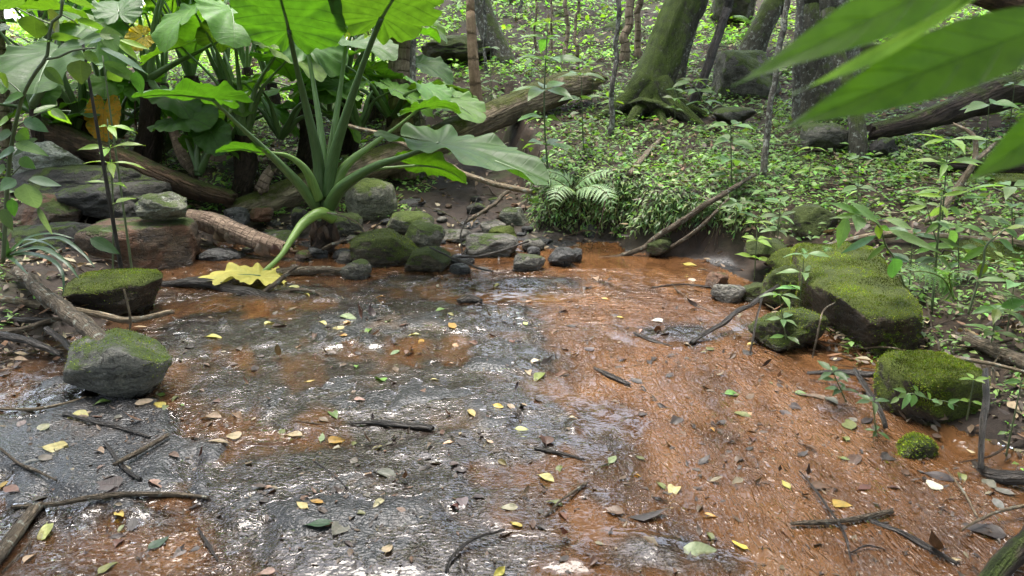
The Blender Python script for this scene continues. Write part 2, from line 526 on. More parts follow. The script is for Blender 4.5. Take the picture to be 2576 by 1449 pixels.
def mat_rock(name, c1, c2, moss=0.0, mosscol=(.10, .155, .018), wet=0.0, lich=0.0, stain=None, scale=1.0):
    k = NT(name)
    ob = k.obj()
    geo = k.n('NewGeometry')
    nz = k.n('SeparateXYZ', {'Vector': geo.outputs['Normal']}).outputs[2]
    wz = k.n('SeparateXYZ', {'Vector': geo.outputs['Position']}).outputs[2]
    lo = k.noise(ob, 3 * scale, 5, .6, .4)
    mi = k.noise(k.map(ob, (1, 1, 2.2)), 12 * scale, 6, .65)
    hi = k.noise(ob, 75, 4, .7)
    c = k.ramp(k.math('ADD', k.math('MULTIPLY', lo, .5), k.math('MULTIPLY', mi, .5)), [(.39, c1), (.60, c2)])
    c = k.mix(k.rng(hi, .3, .68, 0, .7), c, k.mix(1, c, (.34, .33, .31), 'MULTIPLY'))
    c = k.mix(k.rng(k.noise(ob, 28 * scale, 5, .7), .5, .7, 0, .6), c, k.mix(1, c, (1.7, 1.65, 1.5), 'MULTIPLY'))
    if stain:
        c = k.mix(k.rng(lo, .46, .6, 0, .8), c, stain)
    crack = k.noise(k.map(ob, (1, 1, 3)), 5 * scale, 2, .5, 1.2)
    cr = k.rng(k.math('ABSOLUTE', k.math('SUBTRACT', crack, .5)), 0, .018, 1, 0)
    c = k.mix(k.math('MULTIPLY', cr, .5), c, k.mix(1, c, (.3, .3, .3), 'MULTIPLY'))
    if lich:
        ln = k.noise(ob, 16, 6, .75)
        c = k.mix(k.rng(ln, .62 - lich * .14, .68 - lich * .12, 0, .8), c, (.40, .43, .36))
    h = k.math('ADD', k.math('MULTIPLY', mi, 1.0), k.math('SUBTRACT', k.math('MULTIPLY', hi, .35), k.math('MULTIPLY', cr, .6)))
    rgh = k.rng(mi, .3, .7, .62 - .42 * wet, .85 - .5 * wet)
    # stone stays dark and wet just above the water line
    wl = k.rng(k.math('ADD', wz, k.math('MULTIPLY', lo, -.05)), .0, .045, 1, 0)
    c = k.mix(k.math('MULTIPLY', wl, .6), c, k.mix(1, c, (.4, .38, .36), 'MULTIPLY'))
    rgh = k.fmix(wl, rgh, .18)
    if moss:
        mm = k.math('ADD', k.math('MULTIPLY', nz, .42), k.math('MULTIPLY', k.math('SUBTRACT', k.noise(ob, 4.5 * scale, 6, .68), .5), 1.3))
        mk = k.math('MULTIPLY', k.rng(mm, .42 - moss * .62, .60 - moss * .62, 0, 1), k.rng(wl, 0, 1, 1, .2))
        mf = k.noise(ob, 170, 3, .75)
        mc = k.ramp(mf, [(.3, tuple(a * .28 for a in mosscol)), (.55, mosscol), (.75, tuple(a * 1.8 for a in mosscol))])
        mc = k.mix(k.rng(k.noise(ob, 8, 4), .35, .7, 0, .75), mc, k.mix(1, mc, (.5, .55, .6), 'MULTIPLY'))
        c = k.mix(k.math('MULTIPLY', mk, .93), c, mc)
        h = k.math('ADD', h, k.math('MULTIPLY', mk, k.math('MULTIPLY', mf, 1.3)))
        rgh = k.fmix(mk, rgh, .85)
    p = k.n('BsdfPrincipled', {'Base Color': c, 'Roughness': rgh, 'Specular IOR Level': .4, 'Normal': k.bump(h, 1., .034)})
    return k.done(p.outputs[0])

def mat_ground():
    k = NT('forest_ground')
    ob = k.obj()
    at = k.attr('col').outputs['Color']            # r: wet stone of the stream bed, g: mud and silt
    sp = k.n('SeparateColor', {'Color': at})
    wet, mud = sp.outputs[0], sp.outputs[1]
    lo = k.noise(ob, 2.2, 5, .6)
    mi = k.noise(ob, 16, 6, .7)
    hi = k.noise(ob, 110, 4, .75)
    soil = k.ramp(mi, [(.3, (.012, .008, .005)), (.55, (.035, .023, .014)), (.75, (.07, .048, .03))])
    soil = k.mix(k.rng(lo, .5, .68, 0, .5), soil, (.04, .055, .018))
    soil = k.mix(k.rng(mud, .0, 1., 0, .8), soil, k.ramp(mi, [(.3, (.010, .007, .005)), (.7, (.032, .02, .014))]))
    rock = k.ramp(k.math('ADD', k.math('MULTIPLY', lo, .4), k.math('MULTIPLY', mi, .6)), [(.3, (.009, .009, .010)), (.68, (.045, .045, .045))])
    rock = k.mix(k.rng(hi, .35, .7, 0, .5), rock, (.02, .02, .021))
    rock = k.mix(k.rng(lo, .52, .72, 0, .55), rock, (.085, .052, .028))
    c = k.mix(wet, soil, rock)
    h = k.math('ADD', mi, k.math('MULTIPLY', hi, .5))
    rgh = k.fmix(wet, k.fmix(mud, .9, .72), k.rng(mi, .3, .7, .10, .2))
    sp2 = k.noise(k.map(ob, (1, 1.4, 1)), 62, 1, .5, .4)
    h = k.fmix(wet, h, k.math('ADD', k.math('MULTIPLY', sp2, 1.0), k.math('MULTIPLY', mi, .8)))
    b = k.bump(h, .7, .010)
    p = k.n('BsdfPrincipled', {'Base Color': c, 'Roughness': rgh, 'Specular IOR Level': .28, 'Normal': b})
    return k.done(p.outputs[0])

def mat_water():
    k = NT('muddy_water')
    ob = k.obj()
    at = k.attr('col').outputs['Color']            # r: depth 0..1, g: how fast it runs
    sp = k.n('SeparateColor', {'Color': at})
    dep, run = sp.outputs[0], sp.outputs[1]
    lo = k.noise(ob, 1.6, 5, .6, .5)
    silt = k.noise(k.map(ob, (1.0, .4, 1), (0, 0, R(24))), 4.5, 4, .55, .8)
    c = k.ramp(k.math('ADD', k.math('MULTIPLY', lo, .5), k.math('MULTIPLY', silt, .5)),
               [(.28, (.055, .024, .009)), (.5, (.098, .045, .018)), (.72, (.15, .077, .034))])
    # ripples: short choppy wavelets in the shallows, drawn-out threads where the water runs
    r1 = k.noise(k.map(ob, (.75, 1.35, 1), (0, 0, R(-8))), 13, 1.2, .45, .9)
    r2 = k.noise(k.map(ob, (.9, 1.4, 1), (0, 0, R(12))), 30, .5, .4, .6)
    st1 = k.noise(k.map(ob, (1.0, .28, 1), (0, 0, R(28))), 20, 1.5, .5, 1.2)
    st2 = k.noise(k.map(ob, (1.0, .4, 1), (0, 0, R(38))), 44, .8, .5, .6)
    chop = k.math('ADD', k.math('MULTIPLY', r1, 1.15), k.math('MULTIPLY', r2, .3))
    rid = lambda q, e: k.math('POWER', k.math('SUBTRACT', 1., k.math('ABSOLUTE', k.math('SUBTRACT', k.math('MULTIPLY', q, 2.), 1.))), e)
    thread = k.math('ADD', k.math('MULTIPLY', rid(st1, 5.), .55), k.math('ADD', k.math('MULTIPLY', rid(st2, 6.), .2), k.math('MULTIPLY', st2, .05)))
    r3 = k.noise(k.map(ob, (.9, 1.5, 1), (0, 0, R(5))), 42, .5, .4, .5)
    h = k.fmix(run, chop, thread)
    thick = k.n('SeparateXYZ', {'Vector': k.attr('st').outputs['Vector']}).outputs[0]
    h = k.fmix(thick, k.math('MULTIPLY', r3, .15), h)
    calm = k.rng(k.noise(ob, 1.1, 3), .36, .6, .35, 1)
    h = k.math('MULTIPLY', h, calm)
    h = k.math('MULTIPLY', h, sp.outputs[2])
    b = k.bump(h, 1.0, .042)
    df = k.n('BsdfDiffuse', {'Color': c})
    tp = k.n('BsdfTransparent', {'Color': (.93, .89, .85)})
    op = k.math('MULTIPLY', dep, k.rng(silt, .25, .6, .7, 1.))
    body = k.n('MixShader', {0: op, 1: tp.outputs[0], 2: df.outputs[0]})
    gl = k.n('BsdfGlossy', {'Color': (1, 1, 1), 'Roughness': .02, 'Normal': b})
    fr = k.n('Fresnel', {'IOR': 1.33, 'Normal': b})
    m = k.n('MixShader', {0: fr.outputs[0], 1: body.outputs[0], 2: gl.outputs[0]})
    return k.done(m.outputs[0])

M = {}
M['leaf'] = mat_leaf('green_leaf')
M['leaf_gloss'] = mat_leaf('glossy_leaf', .35, .3, spec=.6)
M['leaf_thin'] = mat_leaf('thin_leaf_backlight_tint', .6, .45, (2.1, 2.2, .6), spots=.5, vcol=(.5, .55, .5))  # transmission tint raised to stand in for backlight
M['cover'] = mat_leaf('ground_cover_leaf', .4, .45, veins=False, spots=.2)
M['dead'] = mat_leaf('dead_leaf', .15, .5, (1.3, 1.1, .7), spots=.7)
M['litter'] = mat_leaf('litter_leaf', .1, .65, (1.2, 1.0, .7), veins=False, spots=.6)
M['moss_tuft'] = mat_leaf('moss_shoots', .3, .7, veins=False, spots=.0, spec=.2)
M['taro'] = mat_taro('taro_leaf_skin', (.075, .15, .035), (.78, 1.02, .13), .5)
M['taro_old'] = mat_taro('old_taro_leaf_skin', (.55, .40, .03), (1.1, 1.0, .25), .5, blotch=(.16, .20, .03))
M['taro_fallen'] = mat_taro('fallen_taro_leaf_skin', (.56, .47, .09), (1.0, 1.0, .4), .12, .5, blotch=(.40, .36, .08))
M['petiole'] = mat_green_stem('taro_stalk_skin')
M['stem'] = mat_green_stem('green_stem', (.06, .085, .035), (.12, .15, .07), .6)
M['fibre'] = mat_bark('fibrous_trunk', (.012, .008, .006), (.085, .055, .04), fis=1.6, scale=1.4)
M['bark_mossy'] = mat_bark('mossy_bark', (.04, .036, .025), (.16, .15, .11), moss=.42, lich=.35, fis=.6)
M['bark_verymossy'] = mat_bark('thick_mossy_bark', (.035, .032, .02), (.13, .13, .08), moss=.62, lich=.1, fis=.5)
M['bark_pale'] = mat_bark('pale_scaly_bark', (.16, .11, .07), (.46, .37, .25), fis=.5, rings=7, scale=.8)
M['bark_tan'] = mat_bark('smooth_tan_bark', (.24, .16, .09), (.52, .38, .23), fis=.3, rings=3)
M['bark_grey'] = mat_bark('grey_lichened_bark', (.06, .055, .045), (.22, .20, .16), lich=.6, fis=.5, moss=.12)
M['bark_dark'] = mat_bark('dark_wet_bark', (.012, .010, .008), (.06, .048, .036), fis=.9, rough=.5, wet=.5)
M['log_mossy'] = mat_bark('rotting_mossy_log', (.06, .044, .03), (.42, .33, .21), moss=.32, fis=1.6, mosscol=(.14, .17, .02), scale=.7)
M['log_brown'] = mat_bark('crumbling_brown_log', (.03, .018, .011), (.16, .095, .055), moss=.06, fis=1.8, scale=.7)
M['log_dark'] = mat_bark('dark_cracked_log', (.012, .009, .007), (.085, .062, .045), moss=.16, fis=1.8, scale=.7)
M['bark_peel'] = mat_bark('ringed_peeling_bark', (.14, .09, .065), (.48, .36, .26), fis=.6, rings=16, scale=.9)
M['stick'] = mat_bark('stick_bark', (.06, .045, .03), (.24, .19, .13), lich=.25, fis=.7, scale=1.6)
M['stick_pale'] = mat_bark('pale_stick_bark', (.16, .12, .075), (.42, .34, .22), lich=.3, fis=.5, scale=1.6)
M['stick_dark'] = mat_bark('dark_stick_bark', (.015, .012, .01), (.075, .06, .045), fis=.8, scale=1.6, rough=.45, wet=.5)
M['rock'] = mat_rock('grey_stone', (.06, .055, .048), (.19, .18, .155), moss=.12)
M['rock_wet'] = mat_rock('wet_dark_stone', (.02, .021, .022), (.075, .075, .074), wet=.9)
M['rock_brown'] = mat_rock('brown_block_stone', (.045, .03, .02), (.17, .12, .08), moss=.20, stain=(.11, .045, .02))
M['rock_pale'] = mat_rock('pale_lichened_stone', (.26, .27, .23), (.50, .52, .44), moss=.10, lich=.6)
M['rock_lich'] = mat_rock('lichen_stone', (.075, .08, .062), (.22, .225, .17), moss=.28, lich=.35)
M['rock_dark'] = mat_rock('dark_slab_stone_shaded', (.010, .0095, .008), (.05, .046, .038), moss=.2)  # dark stone, toned down further to stand in for the shrub's shade
M['rock_greymoss'] = mat_rock('grey_stone_with_moss', (.05, .052, .045), (.16, .16, .135), moss=.34)
M['rock_halfmoss'] = mat_rock('half_mossy_stone', (.06, .058, .045), (.17, .165, .13), moss=.5)
M['rock_moss'] = mat_rock('mossy_stone', (.035, .03, .02), (.11, .095, .06), moss=.72, mosscol=(.085, .12, .016))
M['rock_verymoss'] = mat_rock('moss_blanketed_stone', (.03, .022, .014), (.09, .065, .04), moss=.95, mosscol=(.15, .20, .02))
M['rock_bright'] = mat_rock('pale_stone_with_bright_moss', (.11, .11, .085), (.27, .27, .2), moss=.52, mosscol=(.16, .23, .03))
M['rock_blanket'] = mat_rock('moss_capped_stone', (.022, .015, .009), (.075, .052, .03), moss=.62, mosscol=(.14, .185, .02))
M['ground'] = mat_ground()
M['water'] = mat_water()
# ------------------------------------------------------------------ ground sheet and water
def axis(parts):
    out = []
    for a, b, n in parts:
        out.append(np.linspace(a, b, n, endpoint=False))
    return np.concatenate(out + [[parts[-1][1]]])

gx = axis([(-160, -30, 12), (-30, -9, 34), (-9, -3.6, 70), (-3.6, 2.6, 260), (2.6, 7, 80), (7, 25, 40), (25, 160, 12)])
gy = axis([(-12, 1.0, 14), (1.0, 7.8, 300), (7.8, 14, 130), (14, 30, 70), (30, 200, 30)])
X, Y = np.meshgrid(gx, gy)
Z = terr(X, Y).reshape(X.shape)
Z0 = Z
nx, ny = len(gx), len(gy)
xl, xr = edges(Y)
inside = ss(.1, -.1, X - xr + .05 * 0) * ss(-.12, .1, X - xl) * ss(7.3, 6.7, Y)
mud = np.maximum(ss(1.2, .2, X - xr) * ss(-1.6, -.4, X - xl) * ss(8.6, 7.2, Y), ss(.2, -1.4, np.abs(X + .9) - 1.2) * ss(6.4, 7.2, Y) * ss(9.6, 8.4, Y))
# the flat shelf at the edge on the bank side and the slab on the near side are bare stone too
U_, V_ = proj(X, Y, Z)
shelf = ss(1.15, .8, np.sqrt(((U_ - 1725) / 150) ** 2 + ((V_ - 705) / 62) ** 2) + .3 * fbm2(X, Y, 3, 3, 77).reshape(X.shape))
wetm = np.maximum(inside * ss(-.035, -.015, Z), shelf)
idx = np.arange(nx * ny).reshape(ny, nx)
F = np.stack([idx[:-1, :-1], idx[:-1, 1:], idx[1:, 1:], idx[1:, :-1]], -1).reshape(-1, 4)
mb = MB()
mb.add(np.stack([X, Y, Z], -1).reshape(-1, 3), F, np.stack([wetm, mud, 0 * mud], -1).reshape(-1, 3))
tag(mb.build('ground', M['ground']), kind='structure')

def hz(x, y):
    """height of the finished sheet (bilinear)"""
    x = np.atleast_1d(np.asarray(x, float)); y = np.atleast_1d(np.asarray(y, float))
    i = np.clip(np.searchsorted(gx, x) - 1, 0, nx - 2); j = np.clip(np.searchsorted(gy, y) - 1, 0, ny - 2)
    a = (x - gx[i]) / (gx[i + 1] - gx[i]); b = (y - gy[j]) / (gy[j + 1] - gy[j])
    return (Z0[j, i] * (1 - a) + Z0[j, i + 1] * a) * (1 - b) + (Z0[j + 1, i] * (1 - a) + Z0[j + 1, i + 1] * a) * b
def terr(x, y, micro=True):
    return hz(np.ravel(x), np.ravel(y))

# the stream: a thin sheet of silty water, bare rock standing through it
wx = np.arange(-3.3, 2.15, .016); wy = np.arange(1.0, 7.9, .018)
X, Y = np.meshgrid(wx, wy)
B = terr(X, Y).reshape(X.shape)
U_, V_ = proj(X, Y, 0 * X)
W0 = np.interp(Y, [0, 1.5, 2.4, 6.6, 7.6], [-.026, -.011, .004, .004, .03])
run = ss(1150, 1500, U_) * ss(700, 900, V_)
run = np.clip(run + .5 * fbm2(X, Y, 1.5, 3, 61).reshape(X.shape) * run, 0, 1)
W = W0 + .0022 * fbm2(X, Y, 11, 3, 62).reshape(X.shape) * (1 - ss(690, 640, V_)) + .004 * fbm2(X, Y, 2.5, 2, 63).reshape(X.shape)
W = np.where(B < W0 + .022 + .02 * run, np.maximum(W, B + .0025), W)
depth = ss(.001, .022 + .022 * ss(1150, 1500, U_), W - B)
depth = np.clip(depth + .35 * fbm2(X, Y, 5, 3, 64).reshape(X.shape) * ss(0, .2, depth), 0, 1)
amp = np.where(V_ < 676, .10 + .5 * ss(640, 676, V_) * 0, 1.0) * (1 - .72 * (1 - ss(.6, 1.1, np.sqrt(((U_ - 600) / 280) ** 2 + ((V_ - 780) / 32) ** 2))))
amp = amp * (1 - .8 * (1 - ss(.7, 1.1, np.sqrt(((U_ - 1300) / 190) ** 2 + ((V_ - 750) / 16) ** 2))))
amp = amp * (1 - .45 * run)
thick = ss(.003, .016, W - B)
# silt hangs thickest along the bank side and in the slack pools and thins out over the raised rock
sil = .30 + .50 * ss(1150, 1700, U_ + .25 * (V_ - 900)) + .25 * ss(760, 690, V_)
wobs = fbm2(X, Y, 2.0, 4, 131).reshape(X.shape); stk = fbm2(X * 1.3 + Y * .5, Y * .45 - X * .2, 6.0, 4, 132).reshape(X.shape)
for (cu, cv, ru, rv, h) in SLABS:
    q = np.sqrt(((U_ - cu) / ru) ** 2 + ((V_ - cv) / rv) ** 2) + .45 * wobs + .22 * stk
    sil = sil - (.25 + h * 17) * (1 - ss(.45, 1.45, q))
for (cu, cv, ru, rv, h) in POOLS:
    q = np.sqrt(((U_ - cu) / ru) ** 2 + ((V_ - cv) / rv) ** 2) + .45 * wobs + .2 * stk
    sil = sil + (.25 + h * 9) * (1 - ss(.45, 1.4, q))
depth = np.clip(sil + .14 * wobs + .28 * stk, 0.02, .95)
idx = np.arange(X.size).reshape(X.shape)
F = np.stack([idx[:-1, :-1], idx[:-1, 1:], idx[1:, 1:], idx[1:, :-1]], -1).reshape(-1, 4)
under = (W > B - .004).ravel()
xl, xr = edges(Y)
ok = ((X > xl - .6) & (X < xr + .5)).ravel() & under
F = F[ok[F].any(1)]
used = np.unique(F)
remap = -np.ones(X.size, int); remap[used] = np.arange(len(used))
mb = MB()
mb.add(np.stack([X, Y, W], -1).reshape(-1, 3)[used], remap[F], np.stack([depth, run, amp], -1).reshape(-1, 3)[used], np.stack([thick, 0 * thick], -1).reshape(-1, 2)[used])
tag(mb.build('water', M['water']), kind='structure')

# ------------------------------------------------------------------ rocks
def unit_sphere(sub):
    import bmesh
    bm = bmesh.new()
    bmesh.ops.create_icosphere(bm, subdivisions=sub, radius=1)
    v = np.array([p.co[:] for p in bm.verts]); f = np.array([[q.index for q in p.verts] for p in bm.faces])
    bm.free()
    return norm(v), f
SPH = {k: unit_sphere(k) for k in (3, 4, 5, 6)}

def rock_verts(dims, seed, box=3.0, cuts=6, rough=.06, sub=5, yaw=0.):
    g = np.random.default_rng(seed)
    d, f = SPH[sub]
    r = (np.abs(d) ** box).sum(1) ** (-1 / box)
    for k in range(cuts):
        n = norm(g.normal(0, 1, 3) * np.array([1, 1, .75]))
        h = g.uniform(.66, .98)
        q = d @ n
        lim = np.where(q > .05, h / np.maximum(q, .05), 9)
        kk = 45.0
        r = -np.log(np.exp(-kk * r) + np.exp(-kk * np.minimum(lim, 5))) / kk
    r = r * (1 + rough * fbm(d * 1.9 + seed * 3.1, 5, seed) + rough * .35 * fbm(d * 9 + seed, 3, seed + 1))
    v = d * r[:, None]
    c, s = math.cos(yaw), math.sin(yaw)
    v = v @ np.array([[c, s, 0], [-s, c, 0], [0, 0, 1]])
    v = (v - (v.max(0) + v.min(0)) / 2) / (v.max(0) - v.min(0))
    return v * np.asarray(dims), f

def rock(label, u0, v0, u1, v1, mat='rock', Y=None, dep=None, seed=1, box=3.0, cuts=6, rough=.06, yaw=None, group=None,
         cat='rock', name='rock', sub=5, moss=0, sink=.05, lean=0., tilt=0., at=None):
    """a stone that fills the outline u0..u1 x v0..v1, standing on the ground at its foot (or at depth Y)"""
    uc = (u0 + u1) / 2
    g = G(uc, v1) if Y is None else P(uc, v1, Y)
    Yf = g[1]
    dist = Yf * CP + (CAM_H - g[2]) * SP
    w = (u1 - u0) / FPX * dist
    dep = dep or .8 * w
    w *= (Yf + dep * .4) / Yf
    top = P(uc, v0, Yf + dep * .5)[2]
    bot = g[2] - sink
    h = max(top - bot, .03)
    c = P(uc, v1, Yf + dep * .45)
    v, f = rock_verts((w, dep, h), seed, box, cuts, rough, sub, rng.uniform(-.5, .5) if yaw is None else yaw)
    v[:, 0] += lean * v[:, 2]
    v[:, 2] += tilt * v[:, 1]
    base = np.array([c[0], Yf + dep * .45, bot + h / 2])
    if at:
        v, f = rock_verts(at[1], seed, box, cuts, rough, sub, 0.)
        v[:, 2] += tilt * v[:, 1]
        ca, sa = math.cos(R(at[2])), math.sin(R(at[2]))
        v = v @ np.array([[ca, -sa, 0], [sa, ca, 0], [0, 0, 1]])
        base = np.array(at[0])
    v = v + base
    mb = MB(); mb.add(v, f)
    o = mb.build(name, M[mat])
    tag(o, label, cat, group)
    if moss:
        fn = v[f]
        nn = norm(np.cross(fn[:, 1] - fn[:, 0], fn[:, 2] - fn[:, 0]))
        ar = np.linalg.norm(np.cross(fn[:, 1] - fn[:, 0], fn[:, 2] - fn[:, 0]), axis=1)
        ctr = fn.mean(1)
        wgt = ar * np.clip(nn[:, 2] * 1.15 + .12 + 1.1 * fbm(ctr * 6, 4, seed), 0, 1.2) + 1e-9
        k = rng.choice(len(f), moss, p=wgt / wgt.sum())
        b = rng.random((moss, 2)); fl = b.sum(1) > 1; b[fl] = 1 - b[fl]
        p = fn[k, 0] + b[:, :1] * (fn[k, 1] - fn[k, 0]) + b[:, 1:] * (fn[k, 2] - fn[k, 0])
        d = norm(nn[k] * .8 + rng.normal(0, .45, (moss, 3)))
        L = rng.uniform(.005, .012, moss)
        m2 = MB()
        shade = np.clip(.8 + .7 * fbm(p * 6, 3, seed + 3), .25, 1.6)[:, None]
        leaves(m2, p, d, norm(rng.normal(0, 1, (moss, 3))), L, L * .5, .3, .3, 'lance', 3, 2, jitcol((.16, .21, .022), moss, .3, .1) * shade)
        tag(m2.build('moss', M['moss_tuft'], o), kind='stuff')
    return o

# big stones of the near side
rock('big brown squared block of stone at the water\'s edge', 232, 556, 497, 690, 'rock_brown', dep=.75, seed=3, box=7, cuts=2, rough=.035, yaw=.12)
rock('grey lichened stone with a notched top, perched on the brown block', 342, 484, 484, 562, 'rock_lich', Y=6.0, dep=.4, seed=14, box=2.6, cuts=7, rough=.12, sink=.0, yaw=.3)
rock('dark overhanging slab behind the brown block', 195, 455, 420, 575, 'rock_dark', Y=6.45, dep=1.0, seed=9, box=5, cuts=4, rough=.09, yaw=-.1)
rock('long dark ledge with a mossy rim under the shrub', 40, 418, 415, 520, 'rock_dark', Y=6.9, dep=.9, seed=22, box=4.5, cuts=5, rough=.08, yaw=.08)
rock('pale lichen covered boulder beneath the thin sapling', 55, 352, 205, 452, 'rock_pale', Y=7.3, dep=.7, seed=31, box=4, cuts=6, rough=.07, yaw=.35)
rock('dark slab of stone low behind the strap leaved plant', 20, 565, 245, 668, 'rock_dark', Y=5.6, dep=.7, seed=17, box=4.5, cuts=5, rough=.07)
rock('small dark stone wedged at the back of the long ledge', 60, 490, 215, 590, 'rock_brown', Y=6.2, dep=.6, seed=18, box=4.5, cuts=5, rough=.08)
rock('mossy wedge shaped rock in front of the brown block', 172, 682, 405, 800, 'rock_blanket', dep=.5, seed=41, box=3.0, cuts=8, rough=.06, yaw=.5, moss=5200, lean=.5)
rock('grey flat topped rock with mossy flanks and a cut branch resting on it', 172, 842, 455, 1005, 'rock_greymoss', dep=.44, seed=58, box=3.4, cuts=12, rough=.05, yaw=.5, moss=900)
rock('grey stone plate half under the orange taro leaf', 370, 308, 445, 378, 'rock_lich', Y=8.6, dep=.4, seed=33, box=3.4, cuts=6)
rock('black smooth stone lying behind the fallen yellow leaf', 500, 625, 618, 662, 'rock_wet', dep=.3, seed=61, box=2.6, cuts=5)
# midstream and gully
rock('big round boulder with a bright mossy face behind the taro', 868, 446, 1003, 562, 'rock_bright', Y=7.35, dep=.55, seed=74, box=2.8, cuts=6, rough=.05, yaw=.3)
rock('low brown and green boulder beside the round mossy boulder', 972, 530, 1095, 585, 'rock_bright', Y=7.0, dep=.42, seed=75, box=2.6, cuts=4, rough=.05)
rock('wide dark mossy boulder in midstream', 884, 578, 1075, 684, 'rock_moss', Y=6.0, dep=.5, seed=81, box=3.6, cuts=6, rough=.06, yaw=.1, moss=2200)
rock('grey peaked stone rising behind the wide mossy boulder', 1010, 556, 1122, 640, 'rock_halfmoss', Y=6.45, dep=.4, seed=84, box=2.4, cuts=7, rough=.08)
rock('squat olive brown rock in front of the peaked stone', 1018, 622, 1135, 694, 'rock_moss', Y=5.82, dep=.34, seed=86, box=3.8, cuts=6, rough=.05, yaw=-.2, moss=300)
rock('small rounded stone with a mossy flank in the shallows', 860, 650, 938, 714, 'rock_halfmoss', Y=5.6, dep=.24, seed=88, box=2.6, cuts=6, rough=.06)
rock('long flat grey stone lying across the gully mouth', 1170, 590, 1305, 646, 'rock', Y=6.35, dep=.35, seed=91, box=4.4, cuts=5, rough=.05, yaw=.1)
rock('upright dark squared stone in the gully', 1150, 553, 1226, 600, 'rock_wet', Y=7.2, dep=.3, seed=93, box=4.5, cuts=5)
rock('grey angular stone with a green cap in the gully', 1205, 555, 1290, 606, 'rock', Y=7.1, dep=.3, seed=95, box=3.2, cuts=7)
rock('mossy hump of stone beside the grey angular stone', 1228, 568, 1302, 612, 'rock_verymoss', Y=6.8, dep=.3, seed=97, box=2.6, cuts=5)
rock('pale slanting slab against the undercut bank', 1252, 522, 1335, 592, 'rock_lich', Y=7.3, dep=.35, seed=99, box=4.2, cuts=5, lean=-.3)
rock('dark stone half hidden under the undercut bank', 1455, 555, 1515, 616, 'rock_wet', Y=7.0, dep=.3, seed=101, box=3, cuts=6)
rock('brown wedge shaped stone in the pool', 1288, 640, 1372, 674, 'rock', Y=5.85, dep=.22, seed=103, box=3, cuts=7)
rock('knobbly wet stone standing in the pool', 1378, 620, 1448, 664, 'rock_wet', Y=6.0, dep=.22, seed=105, box=2.8, cuts=7)
rock('small pointed wet stone at the end of the sunken branch', 1436, 624, 1464, 652, 'rock_wet', Y=6.15, dep=.13, seed=107, box=2.6, cuts=7, sub=4)
rock('tan stone at the head of the pool', 1312, 600, 1370, 628, 'rock', Y=6.55, dep=.2, seed=109, box=3, cuts=6, sub=4)
rock('round grey stone behind the tan stone', 1338, 596, 1392, 620, 'rock_wet', Y=6.75, dep=.2, seed=110, box=2.6, cuts=5, sub=4)
rock('little black stone with a yellow leaf on it', 1325, 620, 1360, 638, 'rock_wet', Y=6.3, dep=.12, seed=111, box=2.6, cuts=6, sub=4)
rock('dark grey stone in front of the flat grey stone', 1118, 640, 1195, 664, 'rock_wet', Y=6.05, dep=.22, seed=113, box=2.8, cuts=7)
rock('broken black stone at the tip of the squat olive rock', 1130, 662, 1185, 690, 'rock_wet', Y=5.75, dep=.16, seed=115, box=2.6, cuts=8, sub=4)
rock('flat pale stone between the peaked stone and the gully', 1105, 578, 1185, 612, 'rock', Y=6.85, dep=.3, seed=117, box=4, cuts=6)
rock('dark round stone just outside the taro stem base', 770, 620, 830, 655, 'rock_wet', Y=6.3, dep=.2, seed=119, box=2.8, cuts=6)
rock('dark reddish stone in front of the taro stem', 738, 630, 795, 662, 'rock_brown', Y=6.2, dep=.2, seed=121, box=3, cuts=6)
rock('pale capped stone against the wide mossy boulder', 846, 632, 892, 664, 'rock', Y=6.1, dep=.16, seed=123, box=3, cuts=6, sub=4)
rock('blue grey angular rock above the peeling trunk', 566, 520, 628, 565, 'rock_wet', Y=6.95, dep=.25, seed=125, box=3, cuts=7)
rock('brown knob of stone at the foot of the long log', 628, 520, 690, 552, 'rock_brown', Y=7.1, dep=.25, seed=127, box=2.8, cuts=6)
rock('upright dark stone among the gully pebbles', 732, 520, 775, 570, 'rock_dark', Y=7.0, dep=.2, seed=129, box=3, cuts=7, sub=4)
rock('flat grey stone beneath the drooping taro stalk', 640, 580, 740, 612, 'rock', Y=6.6, dep=.3, seed=131, box=3.6, cuts=6)
rock('broad mossy stone behind the taro stem', 835, 535, 915, 600, 'rock_halfmoss', Y=7.0, dep=.35, seed=133, box=3, cuts=6)
rock('flat dark stone at the far side of the gully', 1000, 500, 1075, 535, 'rock_wet', Y=7.7, dep=.35, seed=135, box=3, cuts=6)
# bank side
rock('long moss covered boulder reaching from the bank to the stream', 2052, 655, 2300, 905, 'rock_blanket', Y=3.9, seed=144, box=8, cuts=2, rough=.05, moss=20000, sub=6, tilt=.10, at=((2.14, 4.55, .115), (.60, 1.42, .50), 12))
rock('dark mossy rock at the water below the long boulder', 1880, 770, 2060, 905, 'rock_moss', Y=3.98, dep=.4, seed=145, box=3.6, cuts=9, rough=.12, moss=1500)
rock('mossy lump behind the dark mossy rock', 1905, 665, 2035, 780, 'rock_moss', Y=4.75, dep=.4, seed=147, box=3.6, cuts=9, rough=.12, moss=1400)
rock('small mossy ridge at the far end of the long boulder', 1925, 622, 2050, 700, 'rock_verymoss', Y=5.2, dep=.4, seed=149, box=2.8, cuts=6, rough=.08, moss=1500)
rock('mossy cube of rock jutting out over the water', 2216, 902, 2420, 1088, 'rock_verymoss', Y=3.02, dep=.36, seed=151, box=7, cuts=1, rough=.05, yaw=.06, moss=9000)
rock('little round mossy stone sitting in the brown water', 2246, 1094, 2346, 1168, 'rock_moss', Y=2.76, dep=.14, seed=153, box=2.6, cuts=5, moss=1600, sub=4)
rock('broad low mossy rock behind the broad leaved seedlings', 2385, 608, 2640, 730, 'rock_verymoss', Y=4.7, dep=.7, seed=155, box=3.2, cuts=6, rough=.07, moss=5000)
